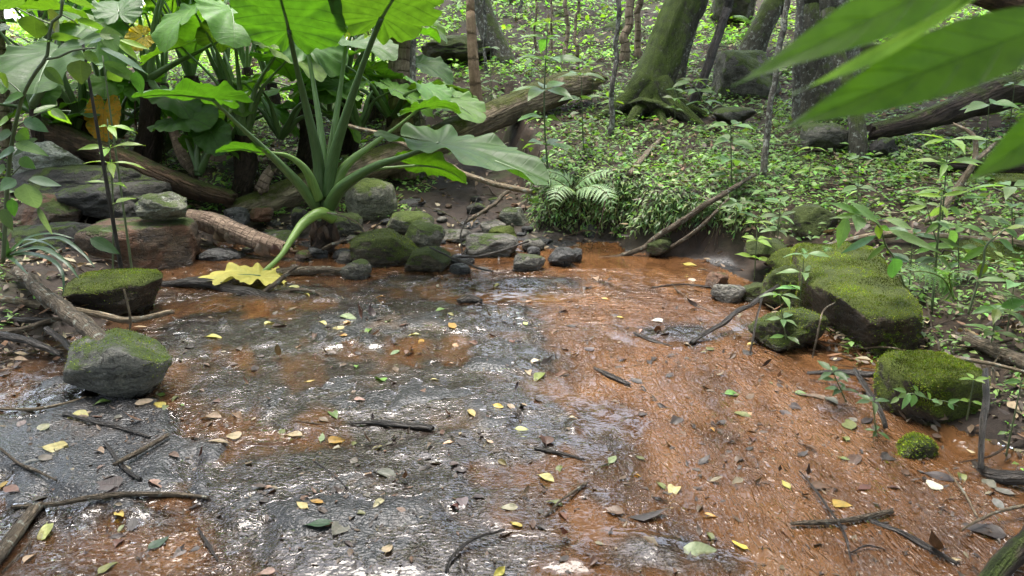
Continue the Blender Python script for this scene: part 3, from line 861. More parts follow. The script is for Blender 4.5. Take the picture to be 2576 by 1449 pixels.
rock('flat mossy stone high on the bank by the forked branch', 2432, 436, 2600, 490, 'rock_verymoss', Y=6.3, dep=.5, seed=157, box=3.4, cuts=5, rough=.05, moss=1800)
rock('red brown stone on the wet rock shelf', 1772, 684, 1832, 722, 'rock_brown', Y=5.3, dep=.2, seed=159, box=3.2, cuts=7)
rock('flat ochre stone with a yellow leaf on it', 1790, 712, 1868, 752, 'rock', Y=4.95, dep=.24, seed=161, box=3.4, cuts=6)
rock('dark mossy stone behind the flat ochre stone', 1858, 712, 1935, 752, 'rock_moss', Y=4.95, dep=.22, seed=163, box=3, cuts=6)
rock('mossy block beside the upper fallen branch', 1625, 596, 1690, 634, 'rock_moss', Y=6.3, dep=.25, seed=165, box=4, cuts=5)
rock('mossy stone set into the green bank', 1985, 515, 2100, 600, 'rock_moss', Y=5.8, dep=.4, seed=169, box=3, cuts=6)
rock('mossy flat stone above the wet shelf', 1870, 600, 1985, 650, 'rock_moss', Y=5.5, dep=.35, seed=171, box=3.2, cuts=5)
# up the slope
rock('mossy boulder at the foot of the lichened curving tree', 2018, 308, 2135, 384, 'rock_halfmoss', Y=7.6, dep=.5, seed=181, box=3.4, cuts=6)
rock('dark egg shaped stone under the end of the bank log', 2185, 345, 2255, 395, 'rock_dark', Y=7.3, dep=.3, seed=183, box=2.6, cuts=4)
rock('large moss topped rock behind the thin leaning trunk', 1785, 125, 1950, 262, 'rock_halfmoss', Y=10.2, dep=1.0, seed=185, box=3.6, cuts=6, rough=.07)
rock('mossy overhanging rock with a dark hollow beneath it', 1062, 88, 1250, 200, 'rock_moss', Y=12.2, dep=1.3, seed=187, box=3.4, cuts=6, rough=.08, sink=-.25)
rock('dark stone put in for the shade of the hollow under the overhang', 1090, 160, 1240, 255, 'rock_dark', Y=12.6, dep=1.0, seed=188, box=3.4, cuts=5)  # dark stone stands in for shade in the hollow
rock('tilted greenish slab behind the white stems', 1500, 52, 1625, 165, 'rock_halfmoss', Y=14.5, dep=1.2, seed=189, box=4.4, cuts=6, rough=.05)
rock('mossy ledge with a shadowed underside on the slope', 1370, 78, 1515, 145, 'rock_moss', Y=14.8, dep=1.2, seed=191, box=4, cuts=6)
rock('greenish rock face high between the white stems', 1320, 25, 1430, 130, 'rock_halfmoss', Y=16, dep=1.3, seed=193, box=4, cuts=6)
rock('mossy rock at the top of the slope beside the big tree', 1790, -40, 1900, 50, 'rock_moss', Y=14.5, dep=1.2, seed=195, box=3.4, cuts=6)
rock('small mossy rock among the grass behind the near leaves', 2160, 105, 2215, 135, 'rock_moss', Y=11.5, dep=.5, seed=197, box=3, cuts=6, sub=4)
rock('low mossy rock behind the tilted slab on the slope', 1610, 100, 1660, 170, 'rock_halfmoss', Y=13.5, dep=.7, seed=199, box=3, cuts=6, sub=4)
rock('moss speckled stone beside the base of the big tree', 1795, 268, 1895, 300, 'rock_halfmoss', Y=8.9, dep=.4, seed=201, box=3, cuts=6, sub=4)

# the loose stones on the gully floor: each its own object
GU = []
spots = []
for k in range(900):
    u = rng.uniform(560, 1330); v = rng.uniform(505, 655)
    if 600 < u < 870 and v < 530 and rng.random() < .5: continue
    g = G(u, v)
    if g[1] < 5.9 or g[1] > 8.6: continue
    s = float(np.exp(rng.normal(math.log(.085), .42)))
    if any((g[0] - a) ** 2 + (g[1] - b) ** 2 < (.55 * (s + c)) ** 2 for a, b, c in spots): continue
    spots.append((g[0], g[1], s))
    if len(spots) >= 66: break
near = [(815, 590, 'the taro stem'), (930, 530, 'the round mossy boulder'), (1240, 590, 'the mossy hump in the gully'),
        (600, 590, 'the peeling trunk'), (1050, 560, 'the low brown boulder'), (1240, 620, 'the long flat grey stone'), (690, 520, 'the foot of the long log')]
for k, (x, y, s) in enumerate(spots):
    v, f = rock_verts((s * rng.uniform(.9, 1.4), s * rng.uniform(.8, 1.1), s * rng.uniform(.45, .8)), 300 + k, rng.uniform(2.4, 4), 7, .06, 3, rng.uniform(0, 6))
    v = v + np.array([x, y, tz(x, y) + s * .12])
    mb = MB(); mb.add(v, f)
    kind = ['rock_wet', 'rock_dark', 'rock_brown', 'rock_wet', 'rock', 'rock_dark'][k % 6]
    word = {'rock': 'grey', 'rock_wet': 'wet black', 'rock_dark': 'dark', 'rock_brown': 'brown'}[kind]
    u, vv = proj(x, y, tz(x, y))
    nm = min(near, key=lambda a: (a[0] - u) ** 2 + 4 * (a[1] - vv) ** 2)
    side = 'behind' if vv < nm[1] - 8 else ('in front of' if vv > nm[1] + 12 else 'beside')
    size = 'small' if s < .08 else ('medium' if s < .11 else 'larger')
    tag(mb.build('stone', M[kind]), '%s %s gully stone %s %s' % (size, word, side, nm[2]), 'stone', 'loose stones on the gully floor')

# ------------------------------------------------------------------ logs, trunks, branches
def op(u, v, dz=.035):
    g = G(u, v, dz)
    return (u, v, g[1])

def px(path):
    return [P(*q) for q in path]

def log(name, label, cat, path, rad, mat, n=60, sides=20, rough=.12, ridge=.12, jag=.8, seed=1, freq=6, wob=0., group=None):
    mb = MB()
    tube(mb, px(path), rad, n, sides, rough, seed, freq, ridge, jag, wob=wob)
    o = mb.build(name, M[mat])
    return tag(o, label, cat, group)

# the long rotting log: mossy on its upper side, leaning up the slope
log('fallen_log', 'long rotting mossy log leaning from the gully up the slope', 'log',
    [(588, 532, 7.5), (700, 497, 7.75), (860, 440, 8.15), (1010, 385, 8.55), (1150, 330, 9.0), (1290, 268, 9.55), (1420, 222, 10.1), (1492, 205, 10.4)],
    [.115, .14, .15, .155, .17, .18, .185, .15], 'log_mossy', 110, 26, .13, .12, 1.3, 5, 5)
log('fallen_log', 'crumbling brown log slanting down behind the brown block', 'log',
    [(120, 325, 8.1), (230, 372, 7.9), (350, 420, 7.7), (470, 470, 7.5), (590, 500, 7.4)], [.10, .115, .115, .10, .07], 'log_brown', 80, 22, .16, .14, 1.3, 8, 6)
log('fallen_log', 'short broken brown log end beside the crumbling brown log', 'log',
    [(118, 318, 8.4), (150, 345, 8.35), (190, 372, 8.3)], [.09, .1, .07], 'log_brown', 24, 16, .15, .12, 1.2, 9)
log('fallen_log', 'dark cracked log lying across the bank behind the near leaves', 'log',
    [(2188, 332, 7.7), (2290, 312, 7.7), (2400, 276, 7.8), (2500, 240, 7.95), (2600, 212, 8.1), (2700, 190, 8.3)], [.075, .095, .125, .15, .165, .17], 'log_dark', 80, 22, .13, .16, 1.0, 12, 6)
log('fallen_log', 'red brown log end in the top corner of the slope', 'log',
    [(2480, -14, 11.5), (2560, 14, 11.5), (2660, 50, 11.6)], [.16, .2, .2], 'log_brown', 30, 18, .14, .14, 1.2, 14, 5)
log('fallen_log', 'low rotting log on the slope behind the flat mossy stone', 'log',
    [op(2330, 408, .05), op(2440, 418, .06), op(2600, 425, .06)], [.05, .06, .06], 'log_dark', 40, 14, .2, .2, 1, 15)
tag_o = empty('peeling_trunk', P(600, 600, 6.5), 'ringed trunk with peeling papery bark lying on the stones', 'fallen trunk')
mb = MB(); tube(mb, px([(492, 548, 6.75), (540, 562, 6.6), (600, 588, 6.45), (660, 610, 6.35), (720, 628, 6.3)]), [.085, .09, .082, .078, .06], 60, 20, .14, 21, 7, .08, 1.0)
mb.build('trunk', M['bark_peel'], tag_o)
for k, (t, s) in enumerate([((548, 590, 6.5), .16), ((575, 602, 6.42), .13), ((655, 625, 6.25), .17), ((690, 632, 6.2), .12)]):
    mb = MB()
    leaves(mb, [P(*t) + np.array([0, -.02, .07])], [(.35, -.25, -.9)], [(0, -1, -.25)], s, s * .8, .5, .5, 'obov', 7, 5, jitcol((.14, .095, .065), 1, .1), wave=.12)
    mb.build('bark_flake', M['litter'], tag_o)
log('fallen_log', 'pinkish ringed taro trunk leaning by the grey stone plate', 'fallen trunk',
    [(428, 298, 8.4), (442, 350, 8.3), (462, 398, 8.15), (495, 438, 8.0)], [.05, .055, .06, .05], 'bark_peel', 36, 14, .12, .06, .6, 22)
log('stump', 'small pale cracked stump in front of the fibrous taro trunk', 'stump', [(655, 480, 7.6), (668, 448, 7.6), (682, 426, 7.65)], [.07, .065, .05], 'bark_peel', 18, 14, .2, .1, 1.2, 23)

def sticks(rows, group=None):
    for name, label, path, rad, mat in rows:
        p = px(path)
        mb = MB()
        L = sum(np.linalg.norm(p[i + 1] - p[i]) for i in range(len(p) - 1))
        tube(mb, p, rad, max(14, int(L / .02)) if L < 2 else 90, 12, .16, int(abs(path[0][0] * 7 + path[0][1])), 22, .05, .8, wob=min(.012, L * .012))
        tag(mb.build(name, M[mat]), label, 'branch' if name == 'branch' else 'stick', group)

def wl(y):
    return float(np.interp(y, [0, 1.5, 2.4, 6.6], [-.026, -.011, .004, .004]))

def GW(u, v, dz=0.):
    """first hit on the ground or on the water lying over it"""
    g = G(u, v, dz)
    if g[1] < 7 and g[2] - dz < wl(g[1]):
        d = ray(u, v)
        y = g[1]
        for _ in range(3):
            y = (wl(y) + dz - CAM_H) / d[2] * d[1]
        g = CAM + d * (y / d[1])
    return g

def on(u, v, dz=.01):
    return (u, v, GW(u, v, dz * .7)[1])

sticks([
 ('branch', 'long yellowish branch lying level across the near bank', [(-40, 748, 4.5), (60, 760, 4.45), (150, 776, 4.4), (240, 793, 4.38), (305, 806, 4.36), (370, 800, 4.4), (432, 784, 4.45)], [.026, .026, .024, .022, .02, .016], 'stick_pale'),
 ('branch', 'thick grey branch with a sawn end resting on the flat topped rock', [(45, 682, 4.9), (90, 722, 4.5), (150, 772, 4.1), (215, 822, 3.75), (262, 866, 3.5), (290, 900, 3.38)], [.035, .04, .045, .046, .044, .042], 'stick'),
 ('branch', 'dark straight branch just under the long yellowish branch', [(-40, 805, 4.25), (60, 806, 4.25), (128, 806, 4.3)], [.024, .02, .016], 'stick_dark'),
 ('branch', 'crooked brown branch rising to the thick grey branch', [(-40, 836, 4.1), (60, 828, 4.1), (110, 812, 4.15), (165, 798, 4.25)], [.022, .02, .017, .013], 'stick'),
 ('branch', 'dark wet branch lying lowest of the pile on the near bank', [(0, 842, 4.0), (60, 856, 3.95), (110, 872, 3.9), (155, 892, 3.85)], [.024, .022, .018, .014], 'stick_dark'),
 ('branch', 'short dark stick leaning from the pile to the flat topped rock', [(118, 828, 4.0), (155, 858, 3.9), (192, 894, 3.75)], [.018, .017, .015], 'stick_dark'),
 ('stick', 'thin pale twig standing bent on the flat topped rock', [(312, 728, 3.95), (322, 775, 3.95), (326, 820, 3.95), (316, 850, 3.95)], [.005, .006, .006, .005], 'stick_pale'),
 ('branch', 'forked dark branch lying in front of the yellow fallen leaf', [(385, 718, 5.45), (450, 712, 5.4), (520, 712, 5.35), (600, 735, 5.25), (700, 756, 5.15), (790, 764, 5.1), (848, 752, 5.1)], [.025, .03, .036, .042, .044, .036, .02], 'stick_dark'),
 ('branch', 'broken stub of dark branch beside the forked dark branch', [(410, 722, 5.5), (470, 708, 5.5), (545, 698, 5.5)], [.03, .03, .02], 'stick_dark'),
 ('stick', 'grey brown stick rising out of the forked branch', [(660, 738, 5.2), (700, 708, 5.25), (746, 668, 5.3)], [.018, .018, .016], 'stick'),
 ('stick', 'curved twig arching over the forked branch', [(672, 745, 5.2), (735, 728, 5.2), (790, 735, 5.15), (815, 748, 5.1)], [.012, .013, .012, .008], 'stick'),
 ('branch', 'half sunken grey pole behind the small rounded stone', [(655, 690, 5.75), (760, 682, 5.75), (866, 680, 5.75)], [.03, .032, .03], 'stick'),
 ('branch', 'long pale fallen branch sloping from the bank into the pool', [op(1490, 654, .015), op(1570, 642, .04), op(1620, 622, .10), op(1655, 592, .2), op(1720, 552, .26), op(1790, 508, .22), op(1850, 468, .16), op(1900, 440, .1)], [.016, .022, .026, .026, .024, .021, .018, .014], 'stick'),
 ('branch', 'thinner fallen branch lying beside the long pale one', [op(1660, 636, .04), op(1710, 608, .14), op(1760, 572, .2), op(1800, 535, .2), op(1835, 500, .15)], [.014, .018, .018, .016, .012], 'stick'),
 ('stick', 'pale stick lying up the grassy slope', [op(1582, 440, .05), op(1620, 395, .08), op(1662, 348, .05)], [.026, .028, .022], 'stick_pale'),
 ('branch', 'long thin pale pole running behind the grey taro leaf to the bank', [(878, 316, 7.6), (960, 340, 7.4), (1060, 385, 7.25), (1150, 428, 7.15), (1240, 462, 7.0), (1338, 482, 6.9)], [.018, .022, .024, .025, .026, .024], 'stick_pale'),
 ('branch', 'crooked pale branch standing up the bank by the bright seedling', [op(2335, 560, .06), op(2395, 490, .12), (2448, 405, 6.0), (2450, 345, 6.05), (2398, 312, 6.2)], [.024, .028, .026, .02, .014], 'stick_pale'),
 ('stick', 'pale side limb of the crooked branch reaching up the bank', [(2448, 405, 6.0), (2490, 378, 6.3), (2515, 345, 6.7)], [.02, .016, .012], 'stick_pale'),
 ('branch', 'yellowish branch lying behind the long moss covered boulder', [op(2070, 622, .06), op(2130, 606, .08), op(2220, 590, .08), op(2330, 596, .08), op(2480, 604, .08), op(2600, 618, .08)], [.02, .026, .028, .026, .024, .022], 'stick_pale'),
 ('branch', 'grey mottled branch lying among dead leaves on the near bank', [op(2430, 850, .05), op(2500, 880, .05), op(2600, 920, .05)], [.035, .036, .036], 'stick'),
 ('stick', 'thin curved stem lying over the mossy cube', [(2212, 922, 3.35), (2260, 898, 3.4), (2380, 898, 3.4), (2480, 914, 3.3), (2600, 940, 3.2)], [.007, .01, .01, .009, .007], 'stick_pale'),
 ('branch', 'dark root crooked along the front of the mossy cube', [(2030, 938, 3.6), (2130, 936, 3.5), (2200, 940, 3.4), (2250, 918, 3.4), (2308, 922, 3.4)], [.01, .014, .017, .018, .012], 'stick_dark'),
 ('branch', 'slanting brown branch running from the mossy rock into the water', [(1738, 862, 4.1), (1800, 826, 4.25), (1880, 772, 4.5), (1965, 712, 4.85), (2010, 690, 5.0)], [.012, .015, .015, .013, .01], 'stick_dark'),
 ('stick', 'grey upright stick between the dark mossy rock and the water', [(1918, 745, 4.2), (1905, 800, 4.1), (1895, 850, 4.0), (1884, 902, 3.95)], [.005, .006, .006, .006], 'stick_dark'),
 ('stick', 'thin stick leaning down beside the mossy cube', [(2150, 930, 3.3), (2180, 980, 3.15), (2215, 1040, 3.0), (2228, 1075, 2.95)], [.009, .011, .011, .01], 'stick_dark'),
 ('stick', 'grey stick standing beyond the mossy cube at the water', [(2480, 930, 3.0), (2478, 1010, 2.85), (2468, 1075, 2.75), (2466, 1180, 2.62)], [.011, .013, .012, .01], 'stick_dark'),
 ('branch', 'dark wet root in the corner under the bank', [(2440, 1168, 2.75), (2500, 1195, 2.6), (2600, 1205, 2.5)], [.02, .025, .03], 'stick_dark'),
 ('branch', 'thick grey log end in the near bottom corner', [(2470, 1480, 1.95), (2530, 1415, 2.02), (2620, 1330, 2.12)], [.028, .036, .042], 'log_dark'),
 ('stick', 'pale curved root looping over the moss covered boulder', [(2040, 930, 3.9), (2065, 800, 3.95), (2100, 758, 4.15), (2146, 738, 4.35)], [.004, .005, .004, .003], 'stick'),
 ('stick', 'dark sprawling stick leaning against the squat olive rock', [(1080, 622, 5.9), (1140, 650, 5.8), (1200, 672, 5.65), (1240, 684, 5.55)], [.006, .009, .009, .006], 'stick_dark'),
 ('stick', 'straight dark stick lying on the long flat grey stone', [(1145, 648, 6.0), (1230, 640, 6.1), (1330, 606, 6.3)], [.010, .011, .008], 'stick_dark'),
 ('stick', 'dark stem standing in front of the gully stones', [(1162, 640, 6.1), (1160, 590, 6.2), (1180, 540, 6.3), (1205, 490, 6.4)], [.006, .006, .005, .004], 'stick_dark'),
 ('branch', 'grey branch lying in the gully toward the long log', [(1170, 560, 7.0), (1215, 533, 7.2), (1262, 495, 7.5), (1300, 462, 7.8)], [.016, .02, .02, .014], 'stick'),
 ('stick', 'grey stick lying from the taro stem to the wide boulder', [(812, 626, 6.2), (850, 610, 6.2), (900, 600, 6.3)], [.013, .015, .012], 'stick'),
 ('stick', 'bent pale twig arched behind the taro stem', [(820, 535, 6.3), (870, 545, 6.3), (905, 565, 6.3), (922, 590, 6.25)], [.006, .007, .006, .005], 'stick_pale'),
])
sticks([
 ('stick', 'dark stick lying on the grey rock amid the stream', [on(882, 1064, .02), on(940, 1061, .025), on(1020, 1070, .025), on(1086, 1078, .02)], [.006, .010, .011, .012], 'stick_dark'),
 ('stick', 'thin pale twig to the side of the dark midstream stick', [on(735, 1058, .012), on(790, 1065, .015), on(853, 1076, .012)], [.0025, .003, .002], 'stick'),
 ('stick', 'straight cut stick crossing another on the near grey slab', [on(286, 1170, .035), on(350, 1135, .035), on(422, 1094, .03)], [.010, .010, .010], 'stick'),
 ('stick', 'knotted dark stick under the straight cut stick', [on(263, 1112, .02), on(300, 1160, .012), on(355, 1206, .015)], [.007, .008, .007], 'stick_dark'),
 ('stick', 'slender dark stick beside the round yellow leaf', [on(160, 1042, .015), on(220, 1058, .02), on(300, 1075, .02), on(378, 1100, .015)], [.007, .008, .008, .005], 'stick_dark'),
 ('stick', 'thin pale twig along the top of the near slab', [on(0, 1028, .02), on(90, 1030, .02), on(160, 1016, .02), on(216, 998, .02)], [.007, .008, .006, .004], 'stick_pale'),
 ('stick', 'brown twig on the dry edge of the near slab', [on(0, 1128, .015), on(50, 1165, .02), on(100, 1190, .02), on(142, 1208, .015)], [.005, .006, .006, .004], 'stick'),
 ('branch', 'long gently bowed branch lying across the near slab', [on(30, 1275, .02), on(130, 1272, .02), on(230, 1254, .025), on(330, 1243, .025), on(440, 1242, .02), on(525, 1252, .015)], [.007, .010, .011, .010, .009, .006], 'stick'),
 ('branch', 'thick grey brown stick end in the near bottom corner of the slab', [on(-30, 1430, .03), on(30, 1350, .03), on(92, 1272, .03)], [.022, .022, .02], 'stick'),
 ('stick', 'thin reddish twig below the thick stick end', [on(5, 1440, .01), on(50, 1395, .015), on(78, 1358, .015)], [.003, .004, .003], 'stick'),
 ('stick', 'rough straight stick lying in the fast brown water', [on(1988, 1318, .02), on(2100, 1312, .022), on(2180, 1300, .022), on(2246, 1284, .022)], [.007, .009, .009, .009], 'stick'),
 ('stick', 'long dark wiry twig crossing the rough straight stick', [on(2010, 1185, .015), on(2080, 1270, .04), on(2125, 1335, .02), on(2142, 1410, .012)], [.003, .005, .005, .003], 'stick_dark'),
 ('stick', 'dark half sunken branch beyond the rough straight stick', [on(2195, 1312, .006), on(2270, 1340, .01), on(2340, 1380, .012), on(2408, 1418, .012)], [.008, .010, .010, .006], 'stick_dark'),
 ('stick', 'dark curved twig near the bottom of the brown water', [on(2140, 1390, .012), on(2180, 1372, .02), on(2232, 1384, .012)], [.003, .004, .002], 'stick_dark'),
 ('stick', 'black split stick held in the current beside the dark leaf', [on(1595, 838, .02), on(1640, 856, .02), on(1690, 872, .015)], [.008, .012, .006], 'stick_dark'),
 ('stick', 'ragged dark sliver of wood in midstream', [on(1495, 925, .01), on(1545, 950, .018), on(1585, 968, .012)], [.008, .014, .008], 'stick_dark'),
 ('stick', 'slim dark twig crossing the wet rock shelf', [on(1640, 722, .015), on(1720, 716, .015), on(1790, 722, .02), on(1830, 712, .03)], [.005, .006, .008, .009], 'stick_dark'),
 ('stick', 'fine bent twig in the water below the shelf', [on(1690, 714, .02), on(1730, 752, .03), on(1800, 790, .012)], [.003, .004, .003], 'stick'),
 ('stick', 'arched dark vine at the bottom of the stream', [on(1122, 1440, .01), on(1140, 1400, .03), on(1190, 1355, .05), on(1270, 1332, .03)], [.005, .006, .006, .004], 'stick_dark'),
 ('stick', 'dark reddish twig caught among sunken leaves', [on(1345, 1125, .012), on(1400, 1138, .02), on(1470, 1156, .015)], [.006, .007, .004], 'stick_dark'),
 ('stick', 'curved pale brown twig over the small olive leaf', [on(1372, 1300, .01), on(1410, 1260, .03), on(1476, 1214, .02)], [.004, .005, .006], 'stick'),
 ('stick', 'thin dark twig on the grey rock near the flat brown leaves', [on(790, 1160, .01), on(830, 1188, .012), on(876, 1230, .012)], [.003, .005, .003], 'stick_dark'),
 ('stick', 'bent dark twig in the shallows by the near slab', [on(500, 1330, .012), on(525, 1375, .02), on(548, 1410, .012)], [.004, .005, .003], 'stick_dark'),
 ('stick', 'pale twig lying out of the bank into the brown water', [on(2420, 1335, .03), on(2500, 1290, .05), on(2600, 1270, .06)], [.004, .006, .007], 'stick_pale'),
 ('stick', 'yellowish twig over the big sunken leaf by the bank', [on(2378, 1178, .04), on(2420, 1232, .03), on(2460, 1300, .012)], [.003, .004, .003], 'stick_pale'),
 ('stick', 'black lump of rotten wood at the lip of the calm pool', [on(1155, 757, .02), on(1180, 752, .03), on(1212, 758, .02)], [.02, .035, .015], 'stick_dark'),
])
# ------------------------------------------------------------------ trees
def crown_mesh(mb, c, rad, n, col, leaf=.16, sd=.42):
    """leaf clumps spread through a flattened, uneven volume"""
    k = max(6, n // 40)
    cl = c + norm(rng.normal(0, 1, (k, 3))) * (rng.random((k, 1)) ** .5) * np.asarray(rad)
    w = rng.integers(0, k, n)
    p = cl[w] + rng.normal(0, sd, (n, 3)) * np.array([1, 1, .7])
    d = norm(rng.normal(0, 1, (n, 3)) + np.array([0, 0, -.4]))
    L = leaf * rng.uniform(.6, 1.3, n)
    up = norm(rng.normal(0, .7, (n, 3)) + np.array([0, 0, 1]))
    shade = np.repeat(np.exp(rng.normal(0, .3, (k, 1))), 1, 1)[w]
    leaves(mb, p, d, up, L, L * .48, .25, .2, 'lance', 3, 3, jitcol(col, n, .2, .1) * shade)
    return cl

def tree(label, path, rad, mat, crown=None, n=70, sides=22, rough=.07, ridge=0., seed=1, flare=None, freq=4, group=None, name='tree', cat='tree', wob=0.):
    """path in (u, v, Y); crown = (height above the ground, (rx, ry, rz), leaves)"""
    p = px(path)
    if crown:
        top = p[-1] + norm(p[-1] - p[-2]) * .01
        hh = crown[0]
        if top[2] < hh - crown[1][2] * .6:
            dirn = norm(p[-1] - p[-2]); dirn = norm(dirn * np.array([.5, .5, 1]))
            p.append(p[-1] + dirn * (hh - crown[1][2] * .5 - top[2]) / dirn[2])
            rad = list(rad) + [rad[-1] * .55]
    g0 = tz(p[0][0], p[0][1])
    if p[0][2] > g0 - .05:
        dn = p[0] - p[1]; dn = dn / max(abs(dn[2]), .05)
        q0 = p[0] + dn * (p[0][2] - g0 + .12) * np.array([.6, .6, 1]); q0[2] = min(q0[2], tz(q0[0], q0[1]) - .06)
        p.insert(0, q0); rad = [rad[0] * 1.08] + list(rad)
    t = empty(name, p[0], label, cat, group)
    mb = MB()
    p2 = np.array(p)
    cum = np.concatenate([[0], np.cumsum(np.linalg.norm(np.diff(p2, axis=0), axis=1))]); cum /= cum[-1]
    if len(rad) != len(p):
        rad = list(np.interp(np.linspace(0, 1, len(p)), np.linspace(0, 1, len(rad)), rad))
    rr = np.interp(np.linspace(0, 1, 60), cum, rad)
    tube(mb, p, rr, n, sides, rough, seed, freq, ridge, wob=wob)
    tr = mb.build('trunk', M[mat], t)
    if flare:
        for k, (aa, ll, r0) in enumerate(flare):
            o_ = np.array([math.sin(R(aa)), -math.cos(R(aa)), 0]); b_ = np.array([p[1][0], p[1][1], tz(p[1][0], p[1][1])])
            q = [b_ + o_ * ll * f_ for f_ in (.12, .35, .65, 1)]
            for w_, hh_ in zip(q, (.42, .20, .08, -.03)): w_[2] = tz(w_[0], w_[1]) + hh_ * ll / .8
            mb = MB(); tube(mb, q, [r0, r0 * .8, r0 * .55, r0 * .3], 24, 14, .12, seed + 9 + k, 6, .1)
            mb.build('root', M[mat], t)
    if crown:
        mb = MB()
        c = p[-1] + np.array([0, 0, crown[1][2] * .3])
        cl = crown_mesh(mb, c, crown[1], int(crown[2] * .35), crown[3] if len(crown) > 3 else (.06, .12, .02), .40, .5)
        mb.build('crown', M['leaf'], t)
        mb = MB()
        for q in cl[:9]:
            tube(mb, [p[-1] - (p[-1] - p[-2]) * rng.uniform(.02, .25), (p[-1] + q) / 2 + rng.normal(0, .25, 3), q], [rad[-1] * .8, rad[-1] * .5, .015], 12, 7)
        mb.build('limb', M[mat], t)
    return t

tree('big leaning tree with a thick mossy trunk and spreading roots', [(1632, 306, 9.6), (1640, 272, 9.7), (1645, 225, 9.75), (1658, 165, 9.85), (1682, 90, 10.0), (1722, 0, 10.25), (1760, -90, 10.5)],
     [.40, .31, .255, .235, .225, .22, .21], 'bark_verymossy', (8.5, (3.6, 3.2, 1.6), 2600), 130, 36, .13, .12, 3,
     [(-75, .85, .15), (-35, .7, .13), (5, .6, .12), (40, .8, .14), (80, .8, .13)])
tree('grey trunk growing close behind the big leaning tree', [(1690, 232, 10.9), (1705, 160, 11), (1728, 80, 11.1), (1752, 0, 11.2), (1775, -80, 11.4)], [.17, .13, .12, .12, .11], 'bark_mossy',
     (9, (2.4, 2.4, 1.2), 1300), 60, 18, .08, .05, 4)
tree('stout trunk with pale scaling bark beside the tall taro', [(1022, 325, 9.0), (1018, 292, 9.05), (1012, 240, 9.1), (1008, 170, 9.2), (1010, 105, 9.3), (1014, 0, 9.5), (1016, -80, 9.7)], [.24, .19, .155, .145, .14, .13, .125], 'bark_pale',
     (8, (2.2, 2.2, 1.2), 900), 80, 22, .07, .04, 5, [(50, .5, .09), (-40, .45, .08)])
tree('thin grey stem pressed against the pale scaling trunk', [(1050, 320, 8.8), (1042, 240, 8.9), (1038, 170, 9.0), (1040, 100, 9.1), (1046, -60, 9.3)], [.04, .038, .036, .034, .03], 'bark_grey', None, 50, 10, .06, 0, 6, name='vine', cat='vine')
tree('slim tan trunk standing before the mossy overhang', [(1200, 256, 10.6), (1194, 190, 10.6), (1188, 110, 10.65), (1184, 40, 10.7), (1182, -60, 10.8)], [.085, .075, .068, .066, .06], 'bark_tan', (8, (1.6, 1.6, 1), 500), 60, 14, .05, 0, 7)
tree('leaning mossy grey trunk behind the slim tan trunk', [(1268, 178, 12.8), (1248, 120, 12.9), (1226, 60, 13), (1206, 0, 13.1), (1180, -70, 13.2)], [.24, .19, .165, .155, .15], 'bark_mossy', (9, (2.4, 2.4, 1.4), 900), 60, 18, .08, .06, 8)
tree('thin dark stemmed sapling standing before the big tree', [(1536, 330, 8.6), (1542, 240, 8.6), (1550, 150, 8.65), (1552, 80, 8.7), (1558, -60, 8.8)], [.036, .03, .028, .026, .024], 'bark_grey', None, 60, 10, .08, 0, 9, wob=.03)
tree('dark slender trunk leaning beyond the big tree', [(1752, 240, 9.7), (1772, 200, 9.7), (1800, 110, 9.8), (1828, 20, 9.9), (1846, -50, 10)], [.07, .06, .058, .056, .05], 'bark_dark', (7.5, (1.8, 1.8, 1), 600), 60, 14, .1, 0, 10, wob=.02)
tree('slender pale trunk rising from the bank in front of the slope', [(1920, 432, 6.9), (1928, 350, 6.95), (1938, 260, 7.0), (1958, 130, 7.1), (1972, 50, 7.15), (1990, -60, 7.3)], [.034, .030, .029, .029, .028, .026], 'bark_grey', (6.5, (1.5, 1.5, .9), 500), 80, 12, .06, 0, 11, wob=.02)
tree('curving trunk blotched with white lichen behind the near leaves', [(2158, 372, 7.5), (2156, 320, 7.55), (2146, 262, 7.7), (2126, 190, 7.9), (2098, 110, 8.1), (2086, 30, 8.25), (2082, -60, 8.4)], [.09, .078, .076, .075, .074, .072, .07], 'bark_mossy',
     (7.5, (2, 2, 1.2), 900), 80, 18, .07, .05, 12)
tree('thick mossy trunk in the dark clump behind the curving trunk', [(2065, 258, 9.0), (2055, 190, 9.0), (2042, 100, 9.1), (2040, 20, 9.2), (2042, -60, 9.3)], [.28, .2, .17, .165, .16], 'bark_mossy', (8.5, (2.6, 2.6, 1.4), 1300), 70, 20, .1, .1, 13)
tree('thin straight stem in front of the dark clump of trunks', [(2003, 262, 8.7), (2004, 160, 8.7), (2010, 60, 8.8), (2020, -60, 8.9)], [.05, .045, .04, .038], 'bark_grey', None, 50, 10, .06, 0, 14)
tree('mossy leaning trunk at the edge of the dark clump', [(1900, 105, 12.5), (1925, 55, 12.5), (1950, 0, 12.6), (1975, -60, 12.7)], [.2, .16, .15, .14], 'bark_mossy', (9, (2, 2, 1.2), 900), 40, 16, .1, .08, 15)
tree('leaning grey trunk on the upper slope behind the near leaves', [(2140, 160, 10.8), (2132, 80, 10.9), (2120, 0, 11), (2112, -60, 11.1)], [.13, .11, .1, .1], 'bark_grey', (8.5, (2, 2, 1.2), 900), 40, 16, .1, .08, 16)
